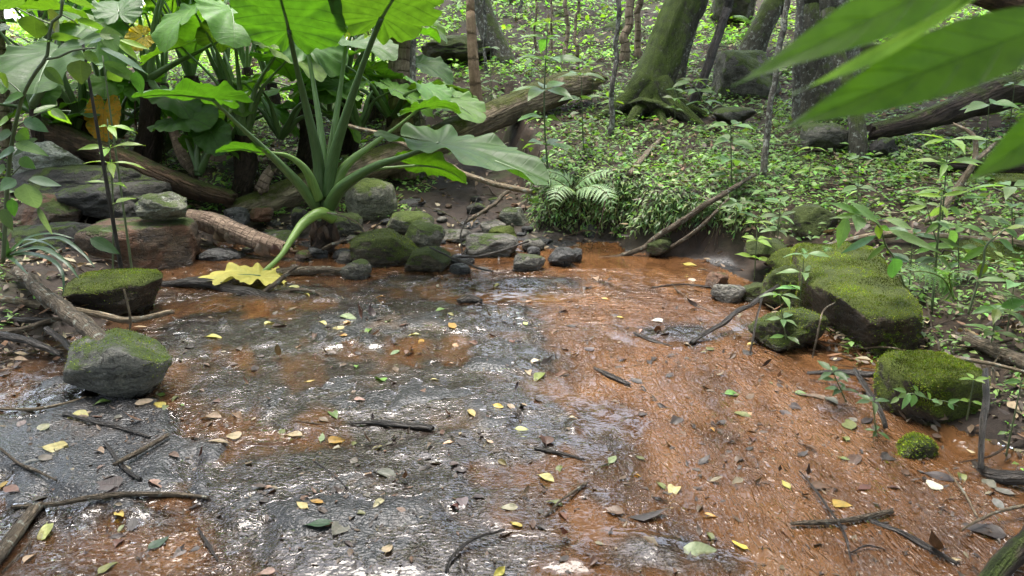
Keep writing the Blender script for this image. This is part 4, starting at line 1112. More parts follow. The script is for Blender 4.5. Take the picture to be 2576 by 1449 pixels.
for k, (lab, path, r) in enumerate([
    ('white stem standing nearest the tilted slab', [(1566, 172, 12.5), (1570, 110, 12.5), (1578, 50, 12.6), (1590, -50, 12.7)], .07),
    ('grey stem between the white stem and the big tree', [(1604, 150, 13), (1606, 80, 13), (1612, -50, 13)], .055),
    ('thin white sapling on the ledge', [(1452, 168, 12.5), (1446, 110, 12.5), (1450, 50, 12.6), (1455, -50, 12.6)], .026),
    ('white sapling in front of the ledge', [(1420, 140, 12.8), (1424, 70, 12.9), (1424, -50, 13)], .036),
    ('spindly white sapling by the green rock face', [(1390, 130, 13), (1384, 60, 13), (1392, -50, 13)], .02),
    ('bent white sapling at the foot of the bright slope', [(1352, 135, 12.5), (1350, 80, 12.5), (1345, 40, 12.5), (1362, -50, 12.6)], .02),
    ('dark thin sapling before the bright slope', [(1310, 95, 16), (1308, 40, 16), (1310, -50, 16)], .03),
    ('slim mottled trunk on the bright slope', [(1288, 110, 17), (1284, 40, 17), (1282, -60, 17)], .05),
    ('thin grey stem beside the slim tan trunk', [(1222, 190, 12), (1218, 110, 12), (1212, -50, 12)], .025)]):
    tree(lab, path, [r * 1.3, r, r * .95, r * .9], 'bark_pale' if 'white' in lab else 'bark_grey', None, 40, 10, .1, 0, 30 + k, group='slim stems on the slope', name='sapling', wob=.04)
for k, (lab, path, r) in enumerate([
    ('spotted pale trunk seen behind the yellow taro leaf', [(650, 205, 16), (620, 130, 16), (592, 60, 16.2), (560, -60, 16.5)], .16),
    ('pale mottled trunk at the far edge of the taro clump', [(25, 400, 8.6), (12, 300, 8.7), (6, 200, 8.8), (2, 100, 8.8), (0, -60, 9)], .06),
    ('thin mottled trunk behind the shrub', [(108, 300, 8.5), (112, 200, 8.6), (106, 100, 8.6), (104, -60, 8.8)], .05),
    ('slanting bare branch like trunk behind the shrub', [(160, 110, 10), (250, 60, 10.5), (330, 0, 11), (400, -50, 11.2)], .07)]):
    tree(lab, path, [r * 1.2, r, r * .95, r * .9], 'bark_pale' if 'pale' in lab else 'bark_grey', (8, (1.8, 1.8, 1.0), 400) if k == 0 else None, 40, 12, .1, 0, 50 + k, wob=.03)

# trees added to shape the light; their crowns, out of view, shade the stream
SHADE_TREES = [(4.8, 3.0, 3.6, 3.2, 7.0, (2.6, 2.6, 1.2), 900), (7.2, 7.2, 5.6, 7.6, 8.0, (3, 3, 1.4), 800), (5.0, -1.5, 4, -1, 7.0, (3, 3, 1.2), 1400), (-6.2, 2.0, -5.0, 2.6, 7.5, (2.8, 2.8, 1.2), 1300),
       (9.8, 12.5, 9, 12, 9.0, (3.2, 3.2, 2), 900), (14, 17, 12, 17, 11, (4, 4, 2.5), 1400), (1.0, -4.5, 1, -3.6, 7.5, (3.4, 3.4, 1.4), 1500), (-4.5, -3.5, -3.6, -2.6, 7.5, (3.2, 3.2, 1.3), 1400),
       (2.9, .6, 1.5, 1.6, 6.6, (2.4, 2.4, 1.), 1300), (-3.4, .5, -2.2, 1.2, 7.0, (2.4, 2.4, 1.), 1200), (-8.5, 7, -6.8, 6.4, 7.6, (2.8, 2.8, 1.4), 1200)]
for a_, dd_ in [(52, 15), (68, 11), (85, 10), (102, 10), (122, 10), (145, 10), (168, 11), (192, 11), (215, 10), (238, 10), (260, 11), (282, 12), (303, 13)]:
    q_ = (math.sin(R(a_)) * dd_, math.cos(R(a_)) * dd_)
    SHADE_TREES.append((q_[0], q_[1], q_[0] * .97, q_[1] * .97, 4.0, (2.9, 2.9, 3.4), 2300))  # ring added to block light from the sides and behind the camera
for a_ in (-56, -47, -39, -30, -9, 3):
    q_ = (math.sin(R(a_)) * 18, math.cos(R(a_)) * 18)
    SHADE_TREES.append((q_[0], q_[1], q_[0] * .97, q_[1] * .97, 7.0, (2.7, 2.2, 2.8), 800))  # crowns added to keep low sky out of the water's reflections
for a_, d_ in ((38, 20), (49, 22), (-16, 26)):
    q_ = (math.sin(R(a_)) * d_, math.cos(R(a_)) * d_)
    SHADE_TREES.append((q_[0], q_[1], q_[0] * .97, q_[1] * .97, 6.2 if a_ > 0 else 9, (3.4, 2.6, 3.2), 1300))  # more added crowns, darkening what the water reflects
for k, (x, y, cx, cy_, h, r, n) in enumerate(SHADE_TREES):
    z = tz(x, y)
    p = [np.array([x, y, z - .1]), np.array([x * .7 + cx * .3, y * .7 + cy_ * .3, z + h * .5]), np.array([cx, cy_, z + h])]
    t = empty('tree', p[0], 'tall tree with a broad crown out of view, added to shade the stream', 'tree', 'trees added to shade the stream')
    mb = MB(); tube(mb, p, [.15, .13, .08], 30, 14, .08, 70 + k, 4); mb.build('trunk', M['bark_mossy'], t)
    mb = MB(); crown_mesh(mb, p[-1], r, n, (.045, .085, .016), .46, .55); mb.build('crown', M['leaf'], t)

# ------------------------------------------------------------------ giant taro
TH = np.radians([0, 12, 25, 40, 60, 80, 100, 120, 138, 152, 163, 171, 177, 180])
TR = np.array([1.0, .95, .86, .755, .655, .595, .56, .55, .545, .51, .41, .25, .10, .05])

def blade(J, T, n, seed=0, width=1.0, droop=.10, fold=.10, wav=.028, mat='taro', col=(1, 1, 1), lobe=1.0, ragged=.03, cup=0., name='leaf_blade', parent=None):
    """heart shaped leaf blade: J where the stalk joins, T the tip, n the side facing the sky"""
    J, T = np.asarray(J, float), np.asarray(T, float)
    L = np.linalg.norm(T - J)
    ey = (T - J) / L
    n = np.asarray(n, float); n = norm(n - ey * n.dot(ey))
    ex = np.cross(ey, n)
    g = np.random.default_rng(seed)
    nt, nr = 112, 12
    th = np.linspace(-np.pi, np.pi, nt, endpoint=True)
    Rr = np.interp(np.abs(th), TH, TR)
    Rr = np.where(np.abs(th) > np.pi / 2, Rr * (1 + (lobe - 1) * ss(np.pi / 2, np.pi * .8, np.abs(th))), Rr)
    q = np.stack([np.cos(th) * 3 + seed, np.sin(th) * 3, th * 0], 1)
    Rr = Rr * (1 + ragged * fbm(q, 3, seed) + ragged * .5 * np.abs(np.sin(th * 13 + seed)))
    for _ in range(g.integers(2, 8)):          # bites and tears in the margin
        a = g.uniform(-2.6, 2.6)
        Rr = Rr * (1 - g.uniform(.05, .2) * np.exp(-((th - a) / g.uniform(.02, .05)) ** 2))
    rr = (np.linspace(0, 1, nr) ** .8)
    rad = rr[:, None] * Rr[None]
    x = rad * np.sin(th)[None] * width
    y = rad * np.cos(th)[None]
    e = rr[:, None] ** 2.2
    ph = g.uniform(0, 6.28)
    z = fold * np.abs(x) * 1.4 - cup * x ** 2 + droop * 4 * y * (1 - y) * np.where(y > 0, 1, .55)
    z = z + e * wav * (np.sin(9 * np.abs(th) + ph) + .7 * np.sin(17 * np.abs(th) + ph * 2)) * np.where(np.abs(th) < 2.95, 1, 0)
    z = z + .02 * fbm(np.stack([x * 3 + seed, y * 3, x * 0], -1).reshape(-1, 3), 3, seed).reshape(x.shape)
    V = J + L * (x[..., None] * ex + y[..., None] * ey + z[..., None] * n)
    i = np.arange(nr - 1)[:, None] * nt; k = np.arange(nt - 1)[None]
    f = np.stack([i + k, i + k + 1, i + nt + k + 1, i + nt + k], -1).reshape(-1, 4)
    mb = MB()
    c = np.asarray(col, float) * np.exp(g.normal(0, .08, 3))
    mb.add(V.reshape(-1, 3), f, c, np.stack([x, y], -1).reshape(-1, 2))
    # the raised midrib under the blade
    ys = np.linspace(0, .9, 9)
    zz = droop * 4 * ys * (1 - ys)
    rib = J + L * (ys[:, None] * ey + (zz - .012)[:, None] * n)
    m2 = MB(); tube(m2, rib, [.013 * L + .004, .008 * L, .002], 14, 6)
    o = mb.build(name, M[mat], parent)
    m2.build('midrib', M['petiole'], o)
    return o

def stalk(parent, pts, r0, r1, col=(1, 1, 1), n=36, name='leaf_stalk', mat='petiole'):
    mb = MB()
    tube(mb, pts, [r0 * 1.25, r0, (r0 + r1) / 2, r1 * 1.05, r1], n, 12, .03, 3, 8, col=np.array([col, col]))
    return mb.build(name, M[mat], parent)

def fibre_trunk(parent, p, r, seed=1, shreds=14):
    mb = MB(); tube(mb, p, r, 40, 18, .22, seed, 9, .25)
    o = mb.build('trunk', M['fibre'], parent)
    mb = MB()
    c = curve(p, 12)
    for k in range(shreds):
        q = c[rng.integers(3, 12)] + np.append(norm(rng.normal(0, 1, 2)) * r[0] * 1.0, 0)
        h = rng.uniform(.15, .45)
        tube(mb, [q, q + [rng.normal(0, .02), rng.normal(0, .02), -h * .5], q + [rng.normal(0, .05), rng.normal(0, .05), -h]], [.008, .006, .002], 8, 5, col=np.array([(1.6, 1.5, 1.3)] * 2))
    mb.build('dead_fibres', M['fibre'], parent)
    return o

B0 = P(815, 500, 6.55)
taro = empty('giant_taro', (B0[0], B0[1], tz(B0[0], B0[1])), 'tall giant taro growing midstream with huge backlit heart shaped leaves', 'taro plant')
fibre_trunk(taro, px([(818, 632, 6.5), (815, 600, 6.5), (813, 568, 6.52), (813, 548, 6.53)]), [.10, .085, .075, .06], 3, 10)
mb = MB(); tube(mb, px([(813, 572, 6.53), (814, 545, 6.54), (815, 505, 6.55), (817, 465, 6.56)]), [.075, .085, .078, .03], 30, 16, .05, 5, 8)
mb.build('stem', M['petiole'], taro)
for k, (a, b, w) in enumerate([((790, 560, 6.45), (795, 612, 6.42), .1), ((842, 560, 6.45), (846, 618, 6.42), .07), ((815, 565, 6.43), (812, 610, 6.4), .12)]):
    mb = MB(); pa, pb = P(*a), P(*b)
    leaves(mb, [pa], [pb - pa], [(0, -1, .1)], np.linalg.norm(pb - pa), w, .2, .4, 'obov', 8, 5, [(.075, .045, .03)], wave=.1)
    mb.build('dry_sheath', M['litter'], taro)

def taro_leaf(parent, stk, J, T, n, r0=.036, r1=.014, seed=0, **kw):
    st = stalk(parent, px(stk) + [P(*J)], r0, r1, kw.pop('scol', (1, 1, 1)))
    return blade(P(*J), P(*T), n, seed, parent=st, **kw)

young = (1.5, 1.45, 1.1)
taro_leaf(taro, [(806, 500, 6.5), (800, 400, 6.48), (768, 260, 6.35), (742, 150, 6.15)], (727, 72, 5.95), (655, -150, 5.45), (.10, .42, .9), .048, .02, 1, width=1.0, droop=.05, scol=(.55, .6, .6), fold=.06, lobe=.62)
taro_leaf(taro, [(826, 500, 6.5), (838, 400, 6.45), (880, 260, 6.3), (925, 130, 6.15)], (960, 44, 6.0), (1085, -118, 5.6), (-.1, .45, .9), .048, .022, 2, width=1.05, droop=.05, scol=(.6, .7, .65), fold=.06, lobe=.72)
taro_leaf(taro, [(812, 490, 6.6), (810, 360, 6.7), (790, 220, 6.8)], (770, 108, 6.9), (720, 10, 7.4), (.1, .3, .9), .04, .018, 3, scol=(1.3, 1.3, 1.3))
taro_leaf(taro, [(822, 490, 6.62), (836, 360, 6.7), (855, 230, 6.75)], (871, 112, 6.8), (985, 152, 6.5), (-.15, -.05, 1), .04, .018, 4, width=.9, scol=(1.4, 1.4, 1.4))
taro_leaf(taro, [(795, 520, 6.45), (745, 455, 6.25), (660, 370, 6.0), (585, 300, 5.75)], (535, 250, 5.6), (333, 244, 5.2), (0, .30, 1), .04, .014, 5, width=.82, droop=.05, wav=.035)
taro_leaf(taro, [(800, 500, 6.42), (772, 432, 6.3), (728, 394, 6.2), (680, 384, 6.1)], (638, 381, 6.05), (541, 386, 5.95), (0, .30, 1), .04, .012, 6, scol=young, droop=.1)
taro_leaf(taro, [(832, 500, 6.5), (868, 420, 6.5), (940, 362, 6.55), (1010, 310, 6.6)], (1052, 276, 6.65), (1160, 285, 6.75), (.05, .25, 1), .042, .012, 7, scol=young, width=.9, droop=.12)
taro_leaf(taro, [(828, 520, 6.4), (862, 470, 6.3), (940, 420, 6.15), (1020, 393, 6.0)], (1105, 362, 5.85), (1366, 452, 5.45), (-.12, -.03, 1), .05, .02, 8, width=.66, col=(.72, .78, .95), droop=.03, scol=(.55, .65, .5), ragged=.05, fold=.08, lobe=1.1)
taro_leaf(taro, [(830, 510, 6.4), (868, 462, 6.35), (930, 430, 6.3), (1000, 420, 6.3)], (1058, 416, 6.25), (1176, 462, 6.1), (.25, .62, .8), .03, .01, 9, width=.72, scol=young, col=(1.2, 1.2, .8))
st = stalk(taro, px([(838, 548, 6.4), (805, 536, 6.3), (765, 560, 6.18), (735, 600, 6.02), (705, 645, 5.85), (660, 688, 5.7)]), .045, .020, (1.9, 1.8, 1.1))
J = G(655, 694, .05); T = G(515, 704, .05)
blade(J, T, (0, .0, 1), 77, 1.1, .06, .03, .05, 'taro_fallen', ragged=.10, parent=st, lobe=1.0)
# a young rolled leaf in the heart of the plant
mb = MB(); tube(mb, px([(818, 480, 6.54), (828, 390, 6.54), (838, 300, 6.55)]), [.03, .022, .004], 20, 10, .03, 5)
mb.build('rolled_leaf', M['petiole'], taro)

def taro_plant(label, base, trunk_top, nl, seed, h=1.0, spread=1.0, size=.6, rb=.10, mat='taro', trunk=True, az0=0., elev=(50, 80), extra=()):
    g = np.random.default_rng(seed)
    b, t = P(*base), P(*trunk_top)
    b[2] = min(b[2], tz(b[0], b[1]) + .02) - .05
    e = empty('giant_taro', b, label, 'taro plant', 'giant taro plants behind the stream')
    if trunk:
        fibre_trunk(e, [b, (b + t) / 2 + np.array([.03, 0, 0]), t], [rb, rb * .85, rb * .7], seed)
    for k in range(nl):
        az = az0 + k * 2.399 + g.normal(0, .25)
        el = R(g.uniform(*elev))
        ln = h * g.uniform(.75, 1.15)
        out = np.array([math.cos(az), math.sin(az), 0])
        d = out * math.cos(el) * spread + np.array([0, 0, math.sin(el)])
        p1 = t + d * ln * .5 + np.array([0, 0, .06])
        J = t + d * ln + out * .10 * ln - np.array([0, 0, .03])
        c = float(np.exp(g.normal(0, .15)))
        st = stalk(e, [t - np.array([0, 0, .05]), t + d * ln * .22, p1, J], .032, .012, (c, c, c), 22)
        dr = R(g.uniform(5, 50))
        L = size * g.uniform(.75, 1.2)
        tdir = out * math.cos(dr) - np.array([0, 0, math.sin(dr)])
        nn = np.array([0, 0, 1.0]) + out * .3 + g.normal(0, .12, 3)
        blade(J, J + tdir * L, nn, seed * 50 + k, g.uniform(.85, 1.05), g.uniform(.05, .16), g.uniform(.05, .16), .03, mat, (1.75, 1.7, 1.5), parent=st)  # background blades lifted in colour to stand in for light through them
    for stk, J, T, n, kw in extra:
        taro_leaf(e, stk, J, T, n, .034, .013, seed * 70 + int(J[0]), **kw)
    return e

taro_plant('taro with a thick dark fibrous trunk and one yellow blotched leaf', (348, 345, 8.3), (372, 205, 8.3), 4, 21, 1.3, .9, .5, .13, az0=1.0, extra=[
    ([(372, 205, 8.3), (385, 120, 8.3), (402, 30, 8.3)], (420, -40, 8.3), (360, -120, 8.0), (0, .3, 1), {}),
    ([(372, 200, 8.3), (430, 165, 8.1), (500, 130, 7.9)], (560, 95, 7.7), (640, 60, 7.5), (-.1, .3, 1), {}),
    ([(370, 200, 8.3), (340, 165, 8.1), (318, 110, 8.0), (340, 85, 7.95)], (362, 92, 7.9), (318, 120, 7.85), (.2, -.9, .35), dict(mat='taro_old', width=1.05, wav=.06)),
    ([(372, 205, 8.3), (350, 100, 8.2), (318, 60, 8.1)], (299, 33, 8.05), (300, 5, 8.4), (0, -.35, 1), dict(width=1.0)),
    ([(375, 200, 8.3), (420, 260, 8.0), (440, 305, 7.9)], (430, 240, 8.0), (480, 300, 7.7), (.2, -.4, .8), {})])
taro_plant('taro with a dark shaggy trunk in the middle of the clump', (605, 500, 7.9), (615, 340, 7.9), 7, 22, 1.25, .8, .55, .11, az0=.4)
taro_plant('taro with pale upright stalks standing behind the yellow leaf', (475, 260, 9.6), (478, 190, 9.6), 7, 23, 1.4, .7, .6, .11, az0=2.0)
taro_plant('taro with a short shaggy trunk directly behind the tall taro', (770, 330, 9.0), (768, 205, 9.0), 8, 24, 1.2, .9, .6, .12, az0=.9)
taro_plant('taro with many arching stalks behind the pale scaling trunk', (868, 330, 9.6), (862, 215, 9.6), 9, 25, 1.15, 1.0, .58, .11, az0=.1)
taro_plant('low taro with torn grey leaves beside the long rotting log', (985, 345, 8.9), (985, 292, 8.9), 7, 26, .8, 1.25, .48, .09, az0=.2, elev=(20, 60), extra=[
    ([(985, 290, 8.9), (1010, 240, 9.2)], (1052, 160, 9.4), (1138, 212, 9.2), (-.1, -.3, 1), dict(width=.7)),
    ([(985, 290, 8.9), (1030, 255, 9.0)], (1075, 232, 9.0), (1208, 262, 8.9), (.1, .2, 1), dict(width=.8))])
taro_plant('small taro with one round backlit leaf by the fallen trunk', (500, 455, 7.8), (498, 430, 7.8), 2, 27, .4, 1.2, .3, .04, trunk=False, extra=[
    ([(498, 430, 7.8), (497, 385, 7.8)], (496, 335, 7.8), (497, 305, 7.95), (0, .5, .6), dict(width=1.1, col=(1.2, 1.3, .9))),
    ([(502, 430, 7.8), (470, 350, 7.9)], (448, 295, 7.9), (535, 325, 7.6), (-.2, -.5, .9), {}),
    ([(505, 430, 7.8), (530, 370, 7.7)], (530, 330, 7.7), (562, 392, 7.55), (.1, -.8, .5), {})])
taro_plant('taro at the far side of the clump with a hanging orange leaf', (200, 330, 8.4), (205, 290, 8.4), 5, 28, 1.1, .9, .55, .08, az0=.7, extra=[
    ([(205, 290, 8.4), (240, 260, 8.1)], (262, 275, 8.0), (264, 362, 7.9), (.1, -.9, .2), dict(mat='taro_old', width=.85, col=(.95, .62, .3))),
    ([(200, 300, 8.3), (185, 345, 8.2)], (176, 300, 8.1), (248, 292, 7.9), (-.15, -.12, 1), dict(width=.75))])
taro_plant('taro with one broad grey leaf spread behind the shrub', (70, 330, 7.6), (85, 260, 7.4), 3, 29, .9, .9, .5, .06, az0=1.6, extra=[
    ([(85, 260, 7.3), (125, 190, 7.0)], (140, 128, 6.6), (88, 236, 6.0), (-.05, -.62, .8), dict(width=1.05, droop=.05))])
for k, (u, v, Yy, n_, lab) in enumerate([(705, 350, 8.5, 6, 'low taro in the shade beside the tall stem'), (905, 330, 8.7, 6, 'low taro under the pale scaling trunk'), (425, 360, 8.7, 6, 'low taro above the crumbling brown log'),
                                         (300, 345, 9.0, 7, 'low taro with crowded dark leaves by the fibrous trunk'), (150, 330, 8.6, 6, 'low taro at the foot of the grey spread leaf'), (560, 380, 8.8, 6, 'low taro tucked behind the shaggy trunk'), (830, 300, 10.2, 7, 'low taro far behind the upright stalks')]):
    taro_plant(lab, (u, v, Yy), (u, v - 15, Yy), n_, 60 + k, .7, 1.2, .45, .05, trunk=False, az0=k * 1.3, elev=(25, 65))
for k, (u, v, Yy, hh, lab) in enumerate([(560, 220, 11, 1.5, 'tall taro with crowded stalks at the back of the clump'), (680, 230, 11.5, 1.5, 'tall taro beneath the biggest backlit leaf'),
                                         (260, 250, 10.5, 1.6, 'tall taro over the slanting bare branch'), (940, 240, 11, 1.3, 'taro hidden behind the pale scaling trunk'), (410, 230, 12, 1.6, 'taro rising behind the yellow blotched leaf'),
                                         (150, 230, 9.5, 1.5, 'tall taro behind the grey spread leaf'), (620, 190, 13.5, 1.6, 'distant taro in the bright gap of the clump')]):
    taro_plant(lab, (u, v + 20, Yy), (u, v - 20, Yy), 6, 40 + k, hh, .75, .62, .1, az0=k * .9)
# ------------------------------------------------------------------ shrubs and seedlings
GREEN, OLIVE, BLUEG, LIME, DARKG = (.085, .165, .028), (.075, .115, .022), (.10, .165, .10), (.17, .28, .035), (.045, .095, .025)
PALEG = (.13, .22, .075)

def px_leaf(parent, a, b, w, Y, col=GREEN, up=None, dY=None, kind='ovate', curl=.12, fold=.22, mat='leaf', nt=9, ns=5, dz=0., serr=0.):
    dY = rng.uniform(-.12, .12) if dY is None else dY
    pa, pb = P(a[0], a[1], Y), P(b[0], b[1], Y + dY)
    L = np.linalg.norm(pb - pa)
    W = 1.3 * w / FPX * Y
    up = np.array(up if up is not None else (rng.normal(0, .25), -.9, .8))
    mb = MB()
    d = pb - pa
    s = norm(np.cross(norm(d), up)); u = np.cross(s, norm(d))
    leaves(mb, [pa - .0 * u], [d + u * curl * L], [up], L * 1.02, W, curl, fold, kind, nt, ns, jitcol(col, 1, .12, .08), wave=.012, serr=serr)
    return mb.build('leaf', M[mat], parent)

def stem_mesh(parent, paths, r, mat='stem', name='stem'):
    for k, (p, rr) in enumerate(zip(paths, r)):
        mb = MB(); tube(mb, px(p), [rr, rr * .9, rr * .6], 30, 8, .05, k, 20)
        mb.build(name, M[mat], parent)

def shrub(name, label, cat, base, stems, rs, lv, Y, smat='stem', group=None):
    p = P(*base)
    e = empty(name, (p[0], p[1], min(p[2], tz(p[0], p[1]) + .02)), label, cat, group)
    stem_mesh(e, stems, rs, smat)
    for row in lv:
        a, b, w = row[0], row[1], row[2]
        kw = row[3] if len(row) > 3 else {}
        px_leaf(e, a, b, w, kw.pop('Y', Y), **kw)
    return e

UND = dict(up=(0, .55, .8))        # seen from below
S = 4.3
shrub('shrub', 'tall jointed shrub with broad ovate leaves in the near corner', 'shrub', (8, 640, 4.5),
      [[(8, 660, 4.5), (18, 480, 4.45), (30, 360, 4.4), (55, 250, 4.35), (85, 189, 4.3), (115, 148, 4.3), (121, 121, 4.3), (128, 61, 4.3), (154, 36, 4.3), (155, -20, 4.3)],
       [(115, 149, 4.3), (148, 143, 4.25), (185, 127, 4.2), (240, 120, 4.2)], [(154, 36, 4.3), (180, 50, 4.3), (200, 66, 4.35)], [(128, 61, 4.3), (85, 42, 4.35), (20, 8, 4.4)],
       [(60, 240, 4.35), (20, 205, 4.4), (-20, 190, 4.4)], [(40, 320, 4.4), (90, 290, 4.3), (130, 275, 4.25)], [(22, 450, 4.45), (50, 420, 4.4), (75, 400, 4.3)]],
      [.013, .007, .004, .005, .004, .004, .004],
      [((85, 40), (92, 97), 55, dict(col=OLIVE, up=(.2, -1, .2))), ((148, 37), (137, 80), 48, dict(col=OLIVE, up=(-.2, -1, .2))), ((203, 151), (206, 213), 50, dict(col=OLIVE, up=(0, -1, .1))),
       ((113, 170), (161, 215), 24, dict(col=OLIVE, up=(.2, -.9, .3))), ((194, 50), (272, 80), 26, dict(col=GREEN, **UND)), ((128, 98), (202, 97), 26, dict(col=GREEN, **UND)),
       ((250, 84), (310, 92), 28, dict(col=GREEN, up=(0, -.8, .5))), ((276, 88), (295, 131), 33, dict(col=PALEG, up=(.1, -1, .3))), ((75, 110), (28, 84), 26, dict(col=BLUEG, up=(.1, -.5, 1))),
       ((130, 106), (70, 110), 22, dict(col=BLUEG)), ((215, 106), (146, 122), 30, dict(col=BLUEG, up=(0, -.7, .9))), ((254, 103), (216, 118), 26, dict(col=BLUEG, up=(0, -.7, .9))),
       ((252, 120), (372, 187), 24, dict(col=BLUEG, up=(.1, -.5, 1))), ((290, 98), (348, 152), 20, dict(col=LIME, up=(.3, -.6, .7))), ((296, 99), (378, 126), 14, dict(col=LIME, kind='lance')),
       ((260, 157), (362, 211), 26, dict(col=GREEN, up=(.1, -.8, .5))), ((275, 170), (306, 206), 30, dict(col=GREEN, up=(.2, -1, .3))), ((343, 178), (357, 238), 28, dict(col=DARKG, up=(0, -1, .15))),
       ((165, -4), (245, 24), 28, dict(col=GREEN, **UND)), ((62, -4), (-8, 24), 34, dict(col=GREEN, **UND)), ((26, 66), (-12, 80), 24, dict(col=BLUEG)), ((14, 186), (18, 222), 30, dict(col=OLIVE, up=(0, -1, .2))),
       ((60, 240), (5, 262), 26, dict(col=GREEN)), ((85, 285), (142, 264), 18, dict(col=GREEN)), ((120, 276), (180, 312), 22, dict(col=LIME)), ((60, 300), (122, 332), 28, dict(col=BLUEG)),
       ((130, 275), (168, 302), 18, dict(col=GREEN)), ((45, 330), (74, 350), 34, dict(col=GREEN, up=(0, -1, .3))), ((30, 335), (-10, 352), 28, dict(col=BLUEG)), ((95, 350), (28, 398), 26, dict(col=DARKG)),
       ((40, 360), (122, 392), 26, dict(col=GREEN)), ((38, 378), (-8, 402), 30, dict(col=DARKG)), ((50, 398), (90, 425), 24, dict(col=GREEN)), ((62, 462), (95, 524), 54, dict(col=BLUEG, up=(.1, -1, .3))),
       ((40, 452), (0, 480), 34, dict(col=BLUEG, up=(0, -.8, .6))), ((72, 452), (155, 468), 26, dict(col=BLUEG)), ((30, 500), (36, 545), 22, dict(col=GREEN, up=(.3, -1, .3))), ((95, 520), (132, 590), 14, dict(col=BLUEG)),
       ((22, 300), (-6, 320), 26, dict(col=LIME)), ((15, 425), (-14, 440), 30, dict(col=GREEN)), ((210, 130), (250, 160), 22, dict(col=LIME)), ((185, 128), (215, 150), 20, dict(col=GREEN)),
       ((226, 600), (301, 639), 28, dict(col=(.05, .11, .045), Y=4.7, up=(.1, -.8, .7))), ((5, 525), (32, 580), 24, dict(col=GREEN, up=(.3, -1, .4)))], S)

# strap leaved plant
def ribbon(parent, path, w, col, name='strap_leaf', mat='leaf_gloss', up=(0, -.3, 1)):
    c = curve(px(path), 20)
    T = norm(np.gradient(c, axis=0))
    s = norm(np.cross(T, np.asarray(up, float)))
    u = np.cross(s, T)
    t = np.linspace(0, 1, 20)
    hw = (w / 2 * np.clip(1.02 - t, 0, 1) ** .55 * np.clip(t * 5 + .5, 0, 1))[:, None]
    V = np.stack([c - s * hw + u * hw * .35, c - s * hw * .5 + u * hw * .1, c, c + s * hw * .5 + u * hw * .1, c + s * hw + u * hw * .35], 1)
    i = np.arange(19)[:, None] * 5; k = np.arange(4)[None]
    f = np.stack([i + k, i + k + 1, i + 6 + k, i + 5 + k], -1).reshape(-1, 4)
    uv = np.stack([np.tile(np.linspace(-1, 1, 5), 20), np.repeat(t, 5)], 1)
    mb = MB(); mb.add(V.reshape(-1, 3), f, jitcol(col, 1, .1, .05), uv)
    return mb.build(name, M[mat], parent)
e = empty('strap_leaved_plant', P(20, 650, 4.6), 'dark glossy strap leaved plant arching over the near bank', 'plant')
for pth, w in [([(20, 640, 4.6), (80, 612, 4.5), (150, 600, 4.4), (205, 635, 4.3), (238, 672, 4.25)], .05), ([(20, 640, 4.6), (70, 600, 4.7), (130, 588, 4.7), (185, 600, 4.7)], .04),
               ([(20, 645, 4.6), (70, 640, 4.4), (130, 655, 4.2), (158, 690, 4.1), (160, 735, 4.05)], .05), ([(20, 645, 4.6), (100, 625, 4.55), (165, 660, 4.45), (198, 700, 4.4)], .055),
               ([(20, 640, 4.6), (60, 605, 4.5), (115, 612, 4.3), (150, 635, 4.2)], .03), ([(20, 645, 4.6), (10, 600, 4.5), (-20, 570, 4.4)], .045), ([(20, 645, 4.6), (40, 660, 4.3), (70, 690, 4.1)], .035)]:
    ribbon(e, pth, w, (.035, .075, .03))

def sapling(label, base, top, Y, whorls, kind='lance', col=GREEN, r=.006, ratio=.32, name='seedling', cat='seedling', mat='leaf', bend=0., smat='stem', group=None, serr=0., flat=-.35):
    """straight young plant: whorls of (height 0..1, leaves, leaf length in m)"""
    b = P(base[0], base[1], Y); b[2] = min(b[2], tz(b[0], b[1]) + .03)
    t = P(top[0], top[1], Y - .05)
    e = empty(name, b, label, cat, group)
    m = (b + t) / 2 + np.array([bend, 0, 0])
    mb = MB(); c = tube(mb, [b, m, t], [r, r * .8, r * .5], 24, 8, .05, 1, 20)
    mb.build('stem', M[smat], e)
    az = rng.uniform(0, 6)
    for h, n, L in whorls:
        q = c[min(23, int(h * 23))]
        for k in range(n):
            az += 2.4 if n < 3 else 2 * math.pi / n + rng.normal(0, .25)
            o = np.array([math.cos(az), math.sin(az), rng.uniform(-.1, .35)])
            l = L * rng.uniform(.75, 1.15)
            pet = q + norm(o) * l * .12
            up = np.array([0, flat, 1.]) + rng.normal(0, .2, 3)
            mb = MB()
            leaves(mb, [pet], [o], [up], l, l * ratio * rng.uniform(.85, 1.15), rng.uniform(.1, .4), .25, kind, 9, 5, jitcol(col, 1, .15, .08), wave=.014, serr=serr)
            tube(mb, [q, pet], [r * .35, r * .3], 4, 5, col=np.array([col, col]))
            mb.build('leaf', M[mat], e)
    return e

sapling('thin bare stemmed sapling with a few bright leaves before the brown log', (278, 655), (270, 300), 5.4, [(.62, 3, .16), (.74, 4, .2), (.86, 4, .2), (.97, 4, .16), (.5, 2, .18)], 'lance', LIME, .008, .3, bend=.02)
sapling('slender broken dark sapling stem leaning through the shrub', (278, 480), (208, 108), 5.1, [(.3, 1, .12)], 'lance', GREEN, .016, smat='bark_dark', name='sapling', cat='sapling')
sapling('straight green stem standing behind the broken dark sapling', (278, 300), (258, 140), 5.6, [(.98, 2, .15)], 'ovate', GREEN, .010)
sapling('tall leafy sapling with whorls of drooping leaves on the slope', (1382, 372), (1378, 60), 7.3, [(.18, 2, .22), (.30, 5, .3), (.45, 4, .26), (.62, 5, .34), (.80, 5, .3), (.92, 4, .26), (1, 3, .2)], 'ovate', (.10, .18, .05), .010, .42, bend=-.04, name='sapling', cat='sapling')
